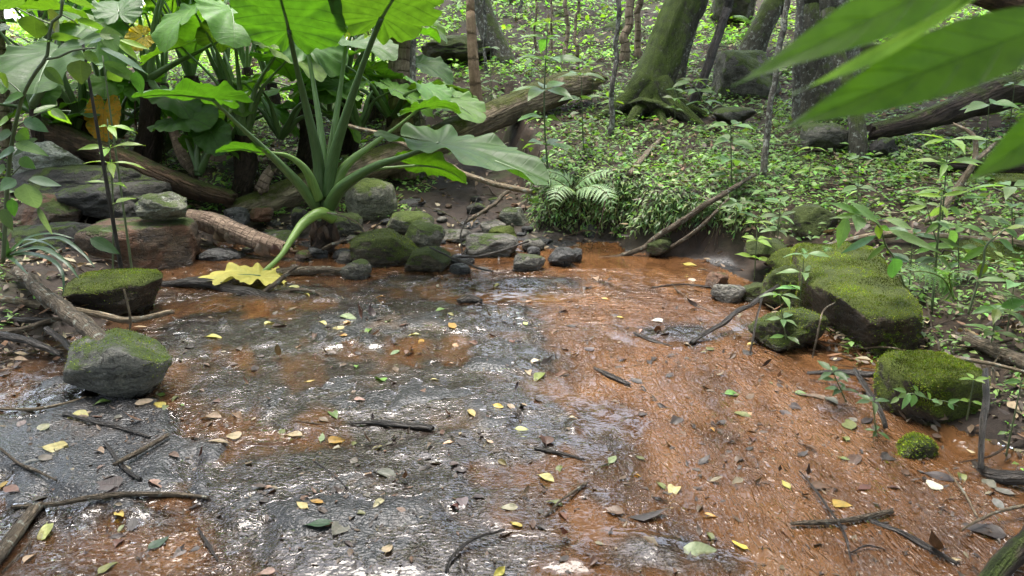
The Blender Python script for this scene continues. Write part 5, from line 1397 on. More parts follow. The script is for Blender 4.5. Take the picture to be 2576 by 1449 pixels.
sapling('leafy sapling beside the tall one near the long log', (1470, 300), (1462, 190), 7.9, [(.4, 4, .2), (.7, 5, .24), (1, 4, .22)], 'ovate', (.09, .165, .04), .007, .45)
sapling('broad leaved seedling on the slope by the slender pale trunk', (1842, 452), (1838, 316), 6.7, [(.18, 3, .2), (.45, 4, .26), (.75, 4, .26), (1, 4, .22)], 'ovate', (.11, .20, .055), .007, .45)
sapling('leafy shoot growing beside the mossy roots of the big tree', (1790, 282), (1740, 205), 9.4, [(.4, 4, .22), (.7, 4, .26), (1, 4, .22)], 'ovate', PALEG, .007, .42)
sapling('bright narrow leaved seedling by the crooked pale branch', (2380, 520), (2386, 352), 5.3, [(.35, 2, .24), (.55, 5, .2), (.8, 5, .24), (1, 6, .22)], 'lance', (.17, .29, .06), .007, .24, serr=.12)
sapling('broad leaved seedling with a big dull leaf by the bank log', (2492, 350), (2488, 262), 6.6, [(.5, 3, .2), (1, 4, .26)], 'ovate', PALEG, .006, .42)
sapling('small fresh seedling under the curving trunk', (2040, 412), (2042, 372), 6.6, [(.5, 3, .14), (1, 4, .12)], 'lance', LIME, .004, .3)
sapling('small seedling with rounded leaves on the leafy bank', (2168, 436), (2160, 395), 6.2, [(.4, 3, .14), (1, 3, .11)], 'ovate', PALEG, .004, .5)
for k, (u, v, h, Yy, lab) in enumerate([(1690, 130, 60, 10.5, 'behind the big tree'), (1235, 170, 60, 11, 'by the mossy overhang'), (1335, 180, 60, 11.5, 'under the bright slope'), (1490, 210, 50, 10.2, 'at the broken end of the long log'),
                                    (2255, 110, 40, 10.5, 'in the upper grass'), (1700, 255, 40, 9.2, 'beside a mossy root'), (1545, 262, 40, 9.2, 'behind the thin dark stem'), (2560, 200, 50, 7.8, 'above the bank log'),
                                    (1960, 560, 60, 5.9, 'on the face of the bank'), (1905, 610, 60, 5.5, 'above the wet shelf'), (1850, 560, 60, 6.2, 'where the fallen branches rest'), (2020, 690, 60, 4.6, 'at the head of the long boulder')]):
    sapling('small green seedling ' + lab, (u, v + 10), (u + rng.uniform(-6, 6), v + 10 - h), Yy, [(.4, 4, .15), (.7, 4, .17), (1, 4, .14)], 'lance' if k % 2 else 'ovate', PALEG if k % 3 else LIME, .005, .34, group='small seedlings on the slope')

# big leaved seedlings over the long mossy boulder
shrub('seedling', 'leafy seedling with long toothed leaves leaning over the mossy boulder', 'seedling', (2262, 700, 4.15),
      [[(2275, 720, 4.2), (2249, 650, 4.1), (2228, 618, 4.05), (2212, 570, 4.0), (2180, 540, 3.98)]], [.006],
      [((2173, 540), (2076, 508), 15, dict(col=PALEG, kind='lance', serr=.1)), ((2139, 510), (2216, 568), 24, dict(col=PALEG, up=(.2, -.7, .8), kind='lance', serr=.1)), ((2130, 544), (2108, 626), 24, dict(col=PALEG, up=(-.3, -1, .3), kind='lance', serr=.1)),
       ((2158, 540), (2156, 583), 30, dict(col=PALEG, up=(0, -1, .3), kind='lance', serr=.1)), ((2225, 548), (2300, 580), 17, dict(col=PALEG, kind='lance', serr=.1)), ((2234, 577), (2368, 638), 18, dict(col=PALEG, kind='lance', serr=.1)),
       ((2205, 592), (2115, 638), 15, dict(col=BLUEG, kind='lance', serr=.1)), ((2206, 566), (2212, 601), 22, dict(col=LIME, up=(.3, -1, .2), serr=.1)), ((2247, 650), (2245, 699), 38, dict(col=(.06, .13, .05), up=(0, -1, .25))),
       ((2216, 572), (2240, 580), 14, dict(col=LIME)), ((2180, 540), (2085, 550), 12, dict(col=GREEN, kind='lance')), ((2228, 618), (2180, 655), 14, dict(col=GREEN, kind='lance'))], 4.0)
shrub('seedling', 'pale stemmed seedling with drooping lance leaves on the bank', 'seedling', (2345, 755, 4.3),
      [[(2343, 790, 4.25), (2353, 679, 4.25), (2358, 614, 4.2), (2364, 548, 4.2), (2369, 494, 4.2)], [(2358, 614, 4.2), (2345, 570, 4.2), (2331, 518, 4.2)]], [.008, .004],
      [((2366, 520), (2338, 545), 20, dict(col=PALEG, up=(0, -1, .4))), ((2369, 516), (2382, 550), 16, dict(col=LIME, up=(.2, -1, .2))), ((2331, 518), (2262, 534), 13, dict(col=LIME, kind='lance')), ((2331, 518), (2290, 505), 10, dict(col=PALEG, kind='lance')),
       ((2388, 522), (2418, 542), 16, dict(col=PALEG, kind='lance')), ((2355, 555), (2393, 579), 12, dict(col=PALEG, kind='lance')), ((2362, 560), (2325, 590), 13, dict(col=GREEN, kind='lance')), ((2369, 494), (2440, 480), 10, dict(col=LIME, kind='lance')),
       ((2369, 494), (2300, 490), 10, dict(col=LIME, kind='lance')), ((2420, 496), (2488, 499), 8, dict(col=PALEG, kind='lance')), ((2358, 610), (2300, 640), 14, dict(col=GREEN, kind='lance')), ((2358, 600), (2420, 625), 14, dict(col=GREEN, kind='lance')),
       ((2356, 640), (2400, 690), 14, dict(col=GREEN, kind='lance')), ((2356, 650), (2310, 665), 12, dict(col=DARKG, kind='lance')), ((2390, 580), (2396, 625), 26, dict(col=PALEG, up=(0, -1, .2)))], 4.2)
shrub('seedling', 'green stemmed seedling with toothed leaves beside the low mossy rock', 'seedling', (2440, 780, 4.0),
      [[(2436, 790, 3.95), (2447, 752, 3.95), (2460, 713, 3.95), (2475, 657, 3.95), (2481, 618, 3.95), (2530, 575, 3.95)]], [.007],
      [((2462, 544), (2516, 574), 18, dict(col=PALEG, kind='lance', serr=.1)), ((2510, 600), (2555, 637), 18, dict(col=PALEG, kind='lance', serr=.1)), ((2477, 609), (2509, 628), 13, dict(col=PALEG, kind='lance')), ((2479, 620), (2418, 658), 16, dict(col=GREEN, kind='lance', serr=.1)),
       ((2530, 575), (2590, 570), 14, dict(col=LIME, kind='lance')), ((2530, 575), (2560, 600), 18, dict(col=GREEN, kind='lance', serr=.1)), ((2500, 600), (2470, 585), 14, dict(col=PALEG, kind='lance')), ((2472, 660), (2462, 700), 24, dict(col=OLIVE, up=(0, -1, .2))),
       ((2465, 690), (2440, 684), 14, dict(col=LIME)), ((2465, 690), (2520, 700), 8, dict(col=PALEG, kind='lance')), ((2481, 618), (2440, 600), 12, dict(col=GREEN, kind='lance'))], 3.95)
for k, (b, t, Yy, wh, c, lab) in enumerate([((2560, 560), (2545, 470), 4.9, [(.4, 4, .2), (.7, 4, .22), (1, 5, .2)], PALEG, 'at the edge of the bank by the low mossy rock'),
     ((2500, 830), (2508, 775), 3.6, [(.5, 4, .11), (1, 5, .12)], GREEN, 'among the dead leaves by the mottled branch'), ((2420, 640), (2410, 570), 4.6, [(.3, 4, .16), (.6, 5, .18), (1, 5, .18)], GREEN, 'crowded behind the pale stemmed one'),
     ((2300, 640), (2296, 590), 4.6, [(.5, 4, .18), (1, 5, .17)], DARKG, 'in the shade behind the leaning one'), ((2548, 760), (2552, 712), 3.7, [(.5, 4, .14), (1, 4, .16)], PALEG, 'with wide leaves at the very edge'),
     ((2445, 985), (2450, 955), 2.95, [(.5, 3, .05), (1, 4, .06)], LIME, 'tiny and bright beyond the mossy cube'), ((2135, 960), (2095, 935), 3.3, [(.4, 4, .08), (.7, 4, .09), (1, 5, .09)], DARKG, 'dark and dangling below the root of the mossy cube'),
     ((2220, 1020), (2195, 1010), 2.95, [(.3, 4, .06), (1, 5, .07)], DARKG, 'dark against the flank of the mossy cube'), ((1990, 800), (1960, 742), 4.0, [(.3, 3, .1), (.6, 4, .12), (1, 4, .13)], PALEG, 'toothed and pale before the mossy lump'),
     ((2560, 1000), (2570, 960), 2.7, [(1, 4, .07)], GREEN, 'small at the edge above the dark root')]):
    sapling('leafy seedling ' + lab, b, t, Yy, wh, 'lance', c, .004, .36, serr=.1, group='leafy seedlings of the near bank')
# creeping plant over the mossy cube
e = empty('creeper', P(2300, 1010, 2.98), 'pale leaved creeper trailing over the face of the mossy cube', 'creeper')
for pth in [[(2250, 1010, 2.98), (2290, 990, 2.97), (2340, 1005, 2.97)], [(2340, 1005, 2.97), (2380, 1010, 2.97), (2410, 1022, 2.97)]]:
    mb = MB(); tube(mb, px(pth), [.003, .002], 12, 6); mb.build('stem', M['stem'], e)
for (a, b, w) in [((2280, 985), (2245, 978), 12), ((2280, 990), (2258, 1000), 13), ((2290, 990), (2268, 1030), 14), ((2300, 992), (2292, 1024), 18), ((2300, 985), (2330, 1000), 12), ((2310, 985), (2295, 970), 12),
                  ((2340, 1005), (2332, 985), 11), ((2345, 1006), (2365, 1015), 12), ((2370, 1008), (2350, 1022), 11), ((2385, 1012), (2415, 1005), 11), ((2385, 1014), (2400, 1032), 11), ((2260, 1000), (2240, 1015), 11)]:
    px_leaf(e, a, b, w, 2.95, PALEG, up=(rng.normal(0, .2), -.8, .7), dY=-.02)

# ------------------------------------------------------------------ ferns
def frond(parent, path, wid, npin=13, col=(.30, .43, .23), up=(0, -.5, 1), droop=.25):
    c = curve(px(path), 40)
    T = norm(np.gradient(c, axis=0))
    s = norm(np.cross(T, np.asarray(up, float))); u = np.cross(s, T)
    mb = MB()
    tube(mb, c[::4], [.005, .003, .0015], 20, 6, col=np.array([(.12, .14, .05)] * 2))
    for k in range(npin):
        t = .12 + .86 * k / npin
        i = int(t * 39)
        ln = wid * .5 * (math.sin(math.pi * min(1, (t + .08)) ** .62) ** .8 + .06)
        for sd in (-1, 1):
            d = norm(s[i] * sd * .9 + T[i] * .45 - u[i] * droop * .4)
            nn = 9
            tt = np.linspace(.08, 1, nn)
            p0 = c[i] + d * ln * tt[:, None] - u[i] * (droop * ln * tt ** 2)[:, None]
            w = ln * .17 * (1 - tt) ** .8 + ln * .03
            sid = norm(np.cross(d, u[i]))
            for q in (-1, 1):
                leaves(mb, p0, norm(sid * q + d * .55), np.broadcast_to(u[i], (nn, 3)), w, w * .62, .1, .1, 'lance', 3, 3, jitcol(col, nn, .12, .05))
            leaves(mb, [c[i]], [d], [u[i]], ln, ln * .10, droop, .1, 'lance', 5, 3, jitcol(col, 1, .1, .05))
    return mb.build('frond', M['leaf'], parent)

e = empty('fern', P(1440, 478, 6.95), 'pale green fern with arching fronds hanging from the undercut bank', 'fern')
for pth, w in [([(1440, 478, 6.9), (1418, 468, 6.7), (1398, 492, 6.5), (1392, 556, 6.4)], .28), ([(1445, 478, 6.9), (1490, 468, 6.7), (1530, 492, 6.5), (1546, 552, 6.4)], .36),
               ([(1440, 476, 6.95), (1475, 446, 6.85), (1520, 432, 6.75), (1565, 448, 6.65)], .28), ([(1435, 476, 6.95), (1395, 452, 6.9), (1350, 448, 6.75), (1315, 476, 6.65)], .26), ([(1440, 476, 7.0), (1420, 446, 7.0), (1380, 432, 6.95), (1340, 440, 6.9)], .28)]:
    frond(e, pth, w)
for lab, b, fr, c in [('small fern on the bank beyond the fallen branches', (1860, 486, 6.6), [([(1860, 490, 6.6), (1880, 475, 6.5), (1905, 490, 6.4)], .16), ([(1860, 490, 6.6), (1845, 478, 6.5), (1825, 486, 6.4)], .14)], (.10, .20, .06)),
                      ('fern high on the slope behind the big tree', (1890, 50, 13), [([(1880, 60, 13), (1910, 35, 12.8), (1945, 40, 12.6)], .4), ([(1880, 60, 13), (1870, 40, 12.8), (1850, 45, 12.6)], .4)], (.12, .22, .06)),
                      ('bright fern on the sunlit slope', (1420, 130, 14), [([(1410, 125, 15), (1412, 90, 15), (1420, 60, 15)], .5)], (.14, .26, .05)),
                      ('feathery leaved seedling in front of the moss covered boulder', (2370, 760, 3.8), [([(2400, 752, 3.8), (2370, 700, 3.75), (2310, 682, 3.7), (2236, 700, 3.65)], .26), ([(2400, 752, 3.8), (2390, 690, 3.7), (2440, 690, 3.6), (2480, 730, 3.5)], .2)], (.12, .22, .08)),
                      ('little fern on top of the long mossy boulder', (2090, 640, 5.2), [([(2055, 650, 5.0), (2075, 625, 4.95), (2100, 632, 4.9)], .14), ([(2055, 650, 5.0), (2035, 632, 4.95), (2015, 640, 4.9)], .14), ([(2055, 650, 5.0), (2050, 628, 4.9)], .12)], (.13, .26, .08)),
                      ('fern at the edge of the picture above the mottled branch', (2570, 760, 3.7), [([(2600, 770, 3.7), (2550, 745, 3.6), (2500, 752, 3.5)], .18)], PALEG)]:
    e = empty('fern', P(*b), lab, 'fern')
    for pth, w in fr:
        frond(e, pth, w, 13, c)

# ------------------------------------------------------------------ leaves hanging close in front of the lens
e = empty('leafy_shoot', (.75, .55, tz(.75, .55)), 'leafy shoot hanging close by with large soft green leaves', 'shoot')
def near_leaf(a, b, w, col, up, curl=.1, nt=40, wave=.008, kind='lance'):
    pa, pb = P(*a), P(*b)
    d = pb - pa; L = np.linalg.norm(d)
    mb = MB()
    s = norm(np.cross(norm(d), np.asarray(up, float))); u = np.cross(s, norm(d))
    leaves(mb, [pa], [d + u * curl * L], [up], L * 1.02, w, curl, .18, kind, nt, 9, [col], wave=wave)
    mb.build('leaf', M['leaf_thin'], e)
near_leaf((2760, 20, .46), (1958, 330, .42), .041, (.075, .165, .012), (.1, -.8, .55))
near_leaf((2640, -150, .44), (1846, 214, .42), .032, (.085, .18, .014), (.1, -.8, .55))
near_leaf((2520, -60, .43), (1996, 236, .40), .012, (.13, .22, .09), (.3, -.6, -.4))
near_leaf((2800, 210, .46), (2436, 456, .44), .030, (.085, .18, .014), (.1, -.8, .55))
mb = MB(); tube(mb, [P(2640, -150, .44), P(2760, 20, .46), P(2800, 210, .46), np.array([.62, .5, .8]), np.array([.75, .55, tz(.75, .55)])], [.002, .003, .004, .006], 30, 8)
mb.build('stem', M['stem'], e)

# ------------------------------------------------------------------ ground cover, litter, twigs: what nobody could count
def scatter(n, ylo, yhi, amax=.85, amin=-.85):
    y = np.exp(rng.uniform(math.log(ylo), math.log(yhi), n))
    return rng.uniform(amin, amax, n) * y, y
def slope_frame(x, y):
    e_ = .04
    z = terr(x, y)
    nx_ = -(terr(x + e_, y) - z) / e_; ny_ = -(terr(x, y + e_) - z) / e_
    return z, norm(np.stack([nx_, ny_, np.ones_like(nx_)], 1))

x, y = scatter(56000, 2.2, 24)
xl, xr = edges(y)
rightside = x > (xl + xr) / 2
d = np.where(rightside, x - xr, xl - x)
d0 = np.interp(y, [4.6, 5.2, 6.0, 6.6], [.12, .6, .7, .05])
pat = fbm2(x, y, 1.4, 3, 90)
dens = np.where(rightside, ss(.0, .5, (d - d0)) * (.62 + .9 * pat) * np.interp(y, [2.2, 4, 5.5, 7], [.15, .3, .75, 1]), ss(.5, 1.4, d) * .35 * (.4 + pat))
dens = np.where(y > 10, np.maximum(dens, .62 + .7 * pat), dens)
dens = np.where(~rightside & (y > 7.4), np.maximum(dens, .5 + .5 * pat), dens)
dens = np.where((y > 6.6) & (y < 8) & rightside & (d > 0), 1, dens)
keep = rng.random(len(x)) < dens
x, y = x[keep], y[keep]
z, nn = slope_frame(x, y)
k = 5
n = len(x)
pc = np.repeat(np.stack([x, y, z], 1), k, 0); nr = np.repeat(nn, k, 0)
yy = np.repeat(y, k)
sz = (.020 + .0045 * yy) * rng.uniform(.5, 1.35, len(yy)) * np.repeat(np.exp(rng.normal(0, .25, n)), k)
pc = pc + rng.normal(0, 1, pc.shape) * (sz * .7)[:, None] * np.array([1, 1, .3]) + np.array([0, 0, 1]) * (sz * rng.uniform(.15, 1.1, len(sz)))[:, None]
az = rng.uniform(0, 6.283, len(yy))
dd = np.stack([np.cos(az), np.sin(az), rng.uniform(-.35, .55, len(yy))], 1)
tone = np.repeat(np.exp(rng.normal(0, .28, (n, 1))), k, 0)
cv = jitcol((.09, .16, .035), len(yy), .2, .12) * tone
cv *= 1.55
cv[yy > 12] *= np.array([1.6, 1.7, .8])  # sunlight on the far slope put into the leaf colour
mb = MB()
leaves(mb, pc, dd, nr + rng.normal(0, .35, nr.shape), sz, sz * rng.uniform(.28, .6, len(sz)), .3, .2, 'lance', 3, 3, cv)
# grass on the upper bank
x, y = scatter(9000, 7.5, 15, .8, .12)
z, nn = slope_frame(x, y)
g_ = fbm2(x, y, .8, 3, 95) > -.1
x, y, z, nn = x[g_], y[g_], z[g_], nn[g_]
L = rng.uniform(.08, .2, len(x))
az = rng.uniform(0, 6.28, len(x))
leaves(mb, np.stack([x, y, z], 1), np.stack([np.cos(az), np.sin(az), rng.uniform(.3, 1.1, len(x))], 1), nn + rng.normal(0, .3, nn.shape), L, L * .09 + .004, .7, .2, 'blade', 4, 2, jitcol((.11, .18, .06), len(x), .25, .1))
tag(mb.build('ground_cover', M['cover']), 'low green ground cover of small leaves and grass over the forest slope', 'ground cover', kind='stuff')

# plants hanging down the undercut bank
mb = MB()
n = 7000
u0 = rng.uniform(1330, 1960, n); v0 = rng.uniform(435, 575, n) + rng.normal(0, 10, n)
pts = []
for a, b in zip(u0, v0):
    if a > 1640 and b > 500 + (1960 - a) * .3 and rng.random() < .7: continue
    pts.append(G(a, b))
pts = np.array(pts)
n = len(pts)
o = np.stack([rng.normal(0, .5, n), -np.abs(rng.normal(.6, .3, n)), rng.normal(-.25, .5, n)], 1)
L = rng.uniform(.03, .085, n)
leaves(mb, pts + norm(o) * .03, o, np.array([0, -.4, 1]) + rng.normal(0, .3, (n, 3)), L, L * rng.uniform(.14, .34, n), .5, .2, 'lance', 4, 3, jitcol((.12, .19, .06), n, .35, .15))
tag(mb.build('bank_plants', M['cover']), 'fine leafy plants hanging down the undercut bank', 'plants', kind='stuff')
mb = MB()
for k in range(240):
    p = G(rng.uniform(1335, 1960), rng.uniform(450, 560))
    h = rng.uniform(.08, .34)
    q = p + np.array([rng.normal(0, .06), -rng.uniform(.03, .10), -h * .5]); r_ = q + np.array([rng.normal(0, .07), rng.normal(0, .03), -h * .5])
    tube(mb, [p, q, r_], [.004, .003, .0015], 9, 4, col=np.array([jitcol((1, .8, .6), 1, .3)[0]] * 2))
tag(mb.build('hanging_roots', M['stick']), 'thin roots hanging from the undercut bank', 'roots', kind='stuff')

# dead leaves carpeting the banks
x, y = scatter(40000, 1.9, 20)
xl, xr = edges(y)
d = np.maximum(x - xr, xl - x)
d0 = np.where(x > 0, np.interp(y, [4.6, 5.2, 6.0, 6.6], [.02, .45, .5, .05]), .05)
dens = ss(0, .35, d - d0) * (.55 + .5 * fbm2(x, y, 1.1, 3, 99))
dens = np.where((y > 6.6) & (y < 10), np.maximum(dens, .35), dens)
keep = rng.random(len(x)) < dens
x, y = x[keep], y[keep]
z, nn = slope_frame(x, y)
n = len(x)
az = rng.uniform(0, 6.28, n)
L = (.045 + .004 * y) * rng.uniform(.5, 1.5, n)
pal = np.array([(.17, .11, .065), (.26, .19, .11), (.09, .055, .035), (.36, .30, .19), (.20, .10, .05), (.13, .10, .075), (.05, .035, .028)])
cc = pal[rng.choice(7, n, p=[.22, .18, .2, .1, .1, .12, .08])] * np.exp(rng.normal(0, .2, (n, 1)))
mb = MB()
leaves(mb, np.stack([x, y, z + .012 + rng.uniform(0, .02, n)], 1), np.stack([np.cos(az), np.sin(az), rng.normal(0, .25, n)], 1), nn + rng.normal(0, .4, nn.shape), L, L * rng.uniform(.3, .55, n), rng.normal(.1, .35, n), rng.uniform(-.3, .5, n), 'ovate', 4, 3, cc)
tag(mb.build('leaf_litter', M['litter']), 'carpet of dead brown leaves on the banks', 'leaf litter', kind='stuff')
mb = MB()
for k in range(620):
    y = math.exp(rng.uniform(math.log(2.2), math.log(17))); x = rng.uniform(-.8, .8) * y
    a, b = edges(np.array([y]))
    if a[0] - .1 < x < b[0] + (.15 if not 4.8 < y < 6.4 else .5) and y < 7: continue
    h = rng.uniform(.12, .5) * (1 + y * .06); az = rng.uniform(0, 6.28)
    q = np.array([math.cos(az), math.sin(az), 0]) * h
    p0 = np.array([x, y, tz(x, y) + rng.uniform(.01, .04)]); p2 = p0 + q; p2[2] = tz(p2[0], p2[1]) + rng.uniform(.01, .10)
    p1 = (p0 + p2) / 2 + rng.normal(0, .03, 3); p1[2] = max(p1[2], tz(p1[0], p1[1]) + .015)
    r_ = rng.uniform(.002, .006) * (1 + y * .08)
    tube(mb, [p0, p1, p2], [r_, r_ * .9, r_ * .5], 8, 5, col=np.array([jitcol((.9, .85, .8), 1, .35)[0]] * 2))
tag(mb.build('fallen_twigs', M['stick']), 'scatter of thin fallen twigs over the banks', 'twigs', kind='stuff')
# wet debris: leaf fragments and grit lying over the bed
x, y = scatter(9000, 1.7, 6.6, .75, -.75)
xl, xr = edges(y)
u_, v_ = proj(x, y, 0 * x)
keep = (x > xl - .3) & (x < xr + .05) & (rng.random(len(x)) < .25 + .75 * ss(-.1, .5, fbm2(x, y, 2.4, 3, 15)))
x, y = x[keep], y[keep]
z = np.maximum(terr(x, y), np.interp(y, [0, 1.5, 2.4, 6.6], [-.026, -.011, .004, .004])) + .003
n = len(x)
az = rng.uniform(0, 6.28, n)
L = np.exp(rng.normal(math.log(.019), .55, n))
mb = MB()
cc = pal[rng.choice(7, n, p=[.15, .05, .27, .04, .1, .09, .3])] * .55
leaves(mb, np.stack([x, y, z], 1), np.stack([np.cos(az), np.sin(az), rng.normal(0, .15, n)], 1), np.array([0, 0, 1]) + rng.normal(0, .3, (n, 3)), L, L * rng.uniform(.25, .6, n), rng.normal(0, .4, n), rng.uniform(-.3, .5, n), 'ovate', 4, 3, cc)
tag(mb.build('debris', M['dead']), 'bits of sodden leaf strewn over the wet rock and water', 'debris', kind='stuff')

# far wood beyond the clearing: a bright mass, its sunlight put into the leaf colour
mb = MB()
for k in range(26):
    Yy = rng.uniform(24, 40); u = rng.uniform(-500, 1300)
    if 430 < u < 560 and rng.random() < .8: continue
    p = P(u, 150, Yy); gz = tz(p[0], p[1])
    h = rng.uniform(2.5, 6.5) if not 330 < u < 700 else 1.0
    nn_ = 520
    q = np.array([p[0], p[1], gz + h * .5]) + rng.normal(0, 1, (nn_, 3)) * np.array([1.8, 1.2, h * .3])
    L = rng.uniform(.25, .5, nn_)
    leaves(mb, q, rng.normal(0, 1, (nn_, 3)), np.array([0, 0, 1]) + rng.normal(0, .6, (nn_, 3)), L, L * .5, .3, .2, 'ovate', 3, 3, jitcol((.2, .3, .05), nn_, .3, .12))
    tube(mb, [[p[0], p[1], gz - .2], [p[0], p[1], gz + h * .6]], [.09, .05], 6, 6, col=np.array([(.16, .12, .08)] * 2))
tag(mb.build('far_woodland', M['cover']), 'thicket far behind the taro clump, coloured bright as if sunlit', 'woodland', kind='stuff')
# ------------------------------------------------------------------ fallen leaves on the stream, one object each
LC = {'y': ((.50, .42, .07), 'yellow'), 'Y': ((.60, .54, .20), 'pale yellow'), 'o': ((.48, .26, .03), 'orange yellow'), 't': ((.42, .30, .19), 'pale tan'),
      'b': ((.17, .10, .06), 'brown'), 'd': ((.045, .028, .022), 'dark brown'), 'r': ((.12, .05, .026), 'red brown'), 'g': ((.12, .24, .035), 'fresh green'),
      'p': ((.22, .30, .12), 'pale green'), 'l': ((.16, .17, .035), 'olive'), 'G': ((.17, .15, .125), 'grey brown'), 'w': ((.62, .55, .42), 'whitish'), 'D': ((.02, .075, .02), 'dark green')}
LV = '''195 1050 46 y;218 1042 22 t;245 1050 26 r;288 1052 42 G;55 1068 34 G;115 1078 36 t;140 1128 66 Y;255 1140 30 t;80 1165 44 G;112 1156 46 G;262 1225 84 d;392 1216 48 t;30 1236 52 b;10 1222 38 o;105 1256 42 d;265 1262 36 G;302 1302 46 y;303 1332 28 p;400 1368 62 D;118 1340 78 Y;77 1405 44 t;272 1430 56 l;363 1015 44 t;395 1022 46 y;416 1029 32 p;405 996 30 g;440 1005 34 l;455 1020 22 g;262 1016 42 g;530 1052 62 t;526 1070 30 b;490 1105 32 b;556 1112 62 t;440 1150 36 b;515 1156 34 r;300 1366 42 r;352 1402 46 b;450 1396 36 G;585 1100 40 t;600 1050 36 b;
905 1010 30 t;840 1045 48 g;815 1060 34 b;738 1095 52 t;710 1088 26 l;810 1105 42 p;850 1112 44 o;891 1118 24 l;918 1118 30 b;948 1130 34 l;975 1118 26 G;845 1130 20 t;893 1160 40 G;973 1196 62 G;928 1196 26 t;921 1245 38 G;1020 1218 34 r;671 1230 30 t;795 1264 42 o;760 1276 46 Y;952 1270 42 t;912 1294 28 l;800 1320 74 D;850 1337 58 G;978 1383 44 t;668 1443 50 t;1165 1268 40 G;1145 1172 26 d;1155 1184 34 d;1187 1044 46 Y;1254 1026 32 y;1285 1027 30 t;1080 1128 28 b;1122 1052 22 b;1112 1090 26 r;1230 1112 28 t;1205 1090 24 d;1262 1170 30 l;1235 988 22 d;1262 1442 52 y;1282 1282 44 t;
1313 1082 36 Y;1541 1157 54 p;1375 1205 48 Y;1405 1182 34 l;1395 1268 44 l;1325 1252 30 b;1415 1298 46 r;1692 1240 52 Y;1668 1226 42 l;1600 1195 26 o;1612 1156 34 l;1775 1300 58 o;1855 1160 34 r;1700 1062 48 d;1660 1025 26 d;1793 1083 24 o;1850 995 54 g;1888 1000 36 b;1870 1045 48 l;1810 1062 30 d;1893 1105 34 r;1790 1355 44 l;1860 1375 44 y;1760 1390 92 p;1410 1368 70 r;1495 1420 40 r;1300 1325 36 y;1340 1325 44 r;1366 1332 34 d;1540 1290 60 b;1375 1113 54 r;1355 952 66 l;1303 987 26 d;1322 1020 24 t;1430 1083 18 b;
1976 1043 44 d;2004 1028 34 d;2025 995 44 b;2060 1000 48 b;2090 1010 52 G;2018 994 38 g;2134 1069 62 l;2140 1056 34 G;2182 1060 48 d;2148 1160 74 r;2225 1152 40 d;2242 1156 32 d;2345 1222 50 w;2360 1200 78 d;2420 1205 48 l;1976 1222 38 y;2065 1228 54 r;2175 1228 44 r;2120 1272 48 o;2350 1405 66 r;2470 1335 104 d;2125 1103 34 l;1960 1195 24 d;2490 1220 50 G;2530 1242 52 G;2512 1272 62 G;2105 1100 24 b;2300 1110 30 t;
1105 782 34 g;1133 792 18 l;977 808 34 p;877 800 50 p;815 815 38 Y;868 815 30 Y;910 802 34 r;932 799 32 d;1015 818 28 r;850 828 30 Y;925 835 36 g;862 847 22 o;1040 845 30 Y;1060 862 32 o;993 888 34 p;1030 890 38 b;1148 871 32 t;1137 823 38 o;1240 842 32 d;1190 865 30 r;1124 916 32 t;897 922 26 g;956 958 36 g;1095 957 20 Y;781 962 24 y;750 875 22 t;995 930 32 b;865 920 26 b;744 724 34 Y;775 745 26 y;955 748 22 o;1104 723 20 t;1125 725 22 d;1250 720 22 Y;1256 735 18 y;682 813 46 Y;702 820 44 d;790 850 30 b;830 890 34 G;540 850 44 y;470 875 38 d;520 920 34 b;600 880 32 G;640 930 36 d;700 905 30 b;
1735 667 38 y;1765 677 24 w;1740 705 24 w;1842 730 38 y;1651 810 30 w;1735 777 34 d;1653 833 42 r;1672 842 28 d;1645 902 34 d;1635 914 26 d;1346 910 28 w;1885 866 34 y;1730 868 30 t;1790 880 28 l;1545 795 22 d;1562 800 26 y;1321 815 20 Y;1440 822 28 d;1415 946 40 r;1418 786 26 d;1470 728 24 d;1482 725 26 d;1521 753 20 o;1878 888 42 d;1845 900 30 b;1500 702 24 t;1395 835 30 b;1380 925 36 d;1290 860 30 b;1330 940 30 t;1565 905 30 b;1480 880 28 d;1600 960 34 d;1540 1010 30 b;1960 960 34 b;1930 930 30 d;1330 760 24 t;1225 800 22 b;1160 905 24 b'''
LAND = [(640, 700, 'the yellow fallen taro leaf'), (310, 930, 'the flat topped rock'), (290, 740, 'the mossy wedge'), (985, 1070, 'the dark midstream stick'), (355, 1135, 'the straight cut stick'),
        (300, 1250, 'the long bowed branch'), (2315, 1000, 'the mossy cube'), (2296, 1132, 'the little round mossy stone'), (2116, 1302, 'the rough straight stick'), (1970, 840, 'the dark mossy rock'),
        (1725, 705, 'the wet rock shelf'), (1640, 855, 'the black split stick'), (1540, 948, 'the ragged sliver of wood'), (980, 640, 'the wide mossy boulder'), (900, 682, 'the small rounded stone'), (1076, 658, 'the squat olive rock'),
        (750, 758, 'the forked dark branch'), (1185, 757, 'the black lump of wood'), (1290, 752, 'the calm middle pool'), (640, 785, 'the still pool by the forked branch'), (1200, 1360, 'the arched dark vine'), (2080, 1270, 'the wiry twig'),
        (1410, 1138, 'the dark reddish twig'), (1410, 1260, 'the curved pale twig'), (2520, 1400, 'the thick grey log end'), (40, 1350, 'the thick stick end'), (270, 1068, 'the slender dark stick'), (1560, 1400, 'the little lip of falling water'),
        (980, 1383, 'the bottom of the grey rock'), (2300, 1340, 'the half sunken branch'), (1830, 1080, 'the dark stone patch in the fast water'), (1530, 1130, 'the streaked grey rock patch'), (830, 1188, 'the thin dark twig'),
        (1100, 820, 'the upper grey rock'), (1010, 980, 'the broad middle rock'), (1235, 890, 'the small square rock patch'), (520, 1370, 'the bent dark twig'), (1415, 642, 'the knobbly wet stone'), (540, 1150, 'the glinting riffle'), (1750, 960, 'the fast brown water')]
rows = []
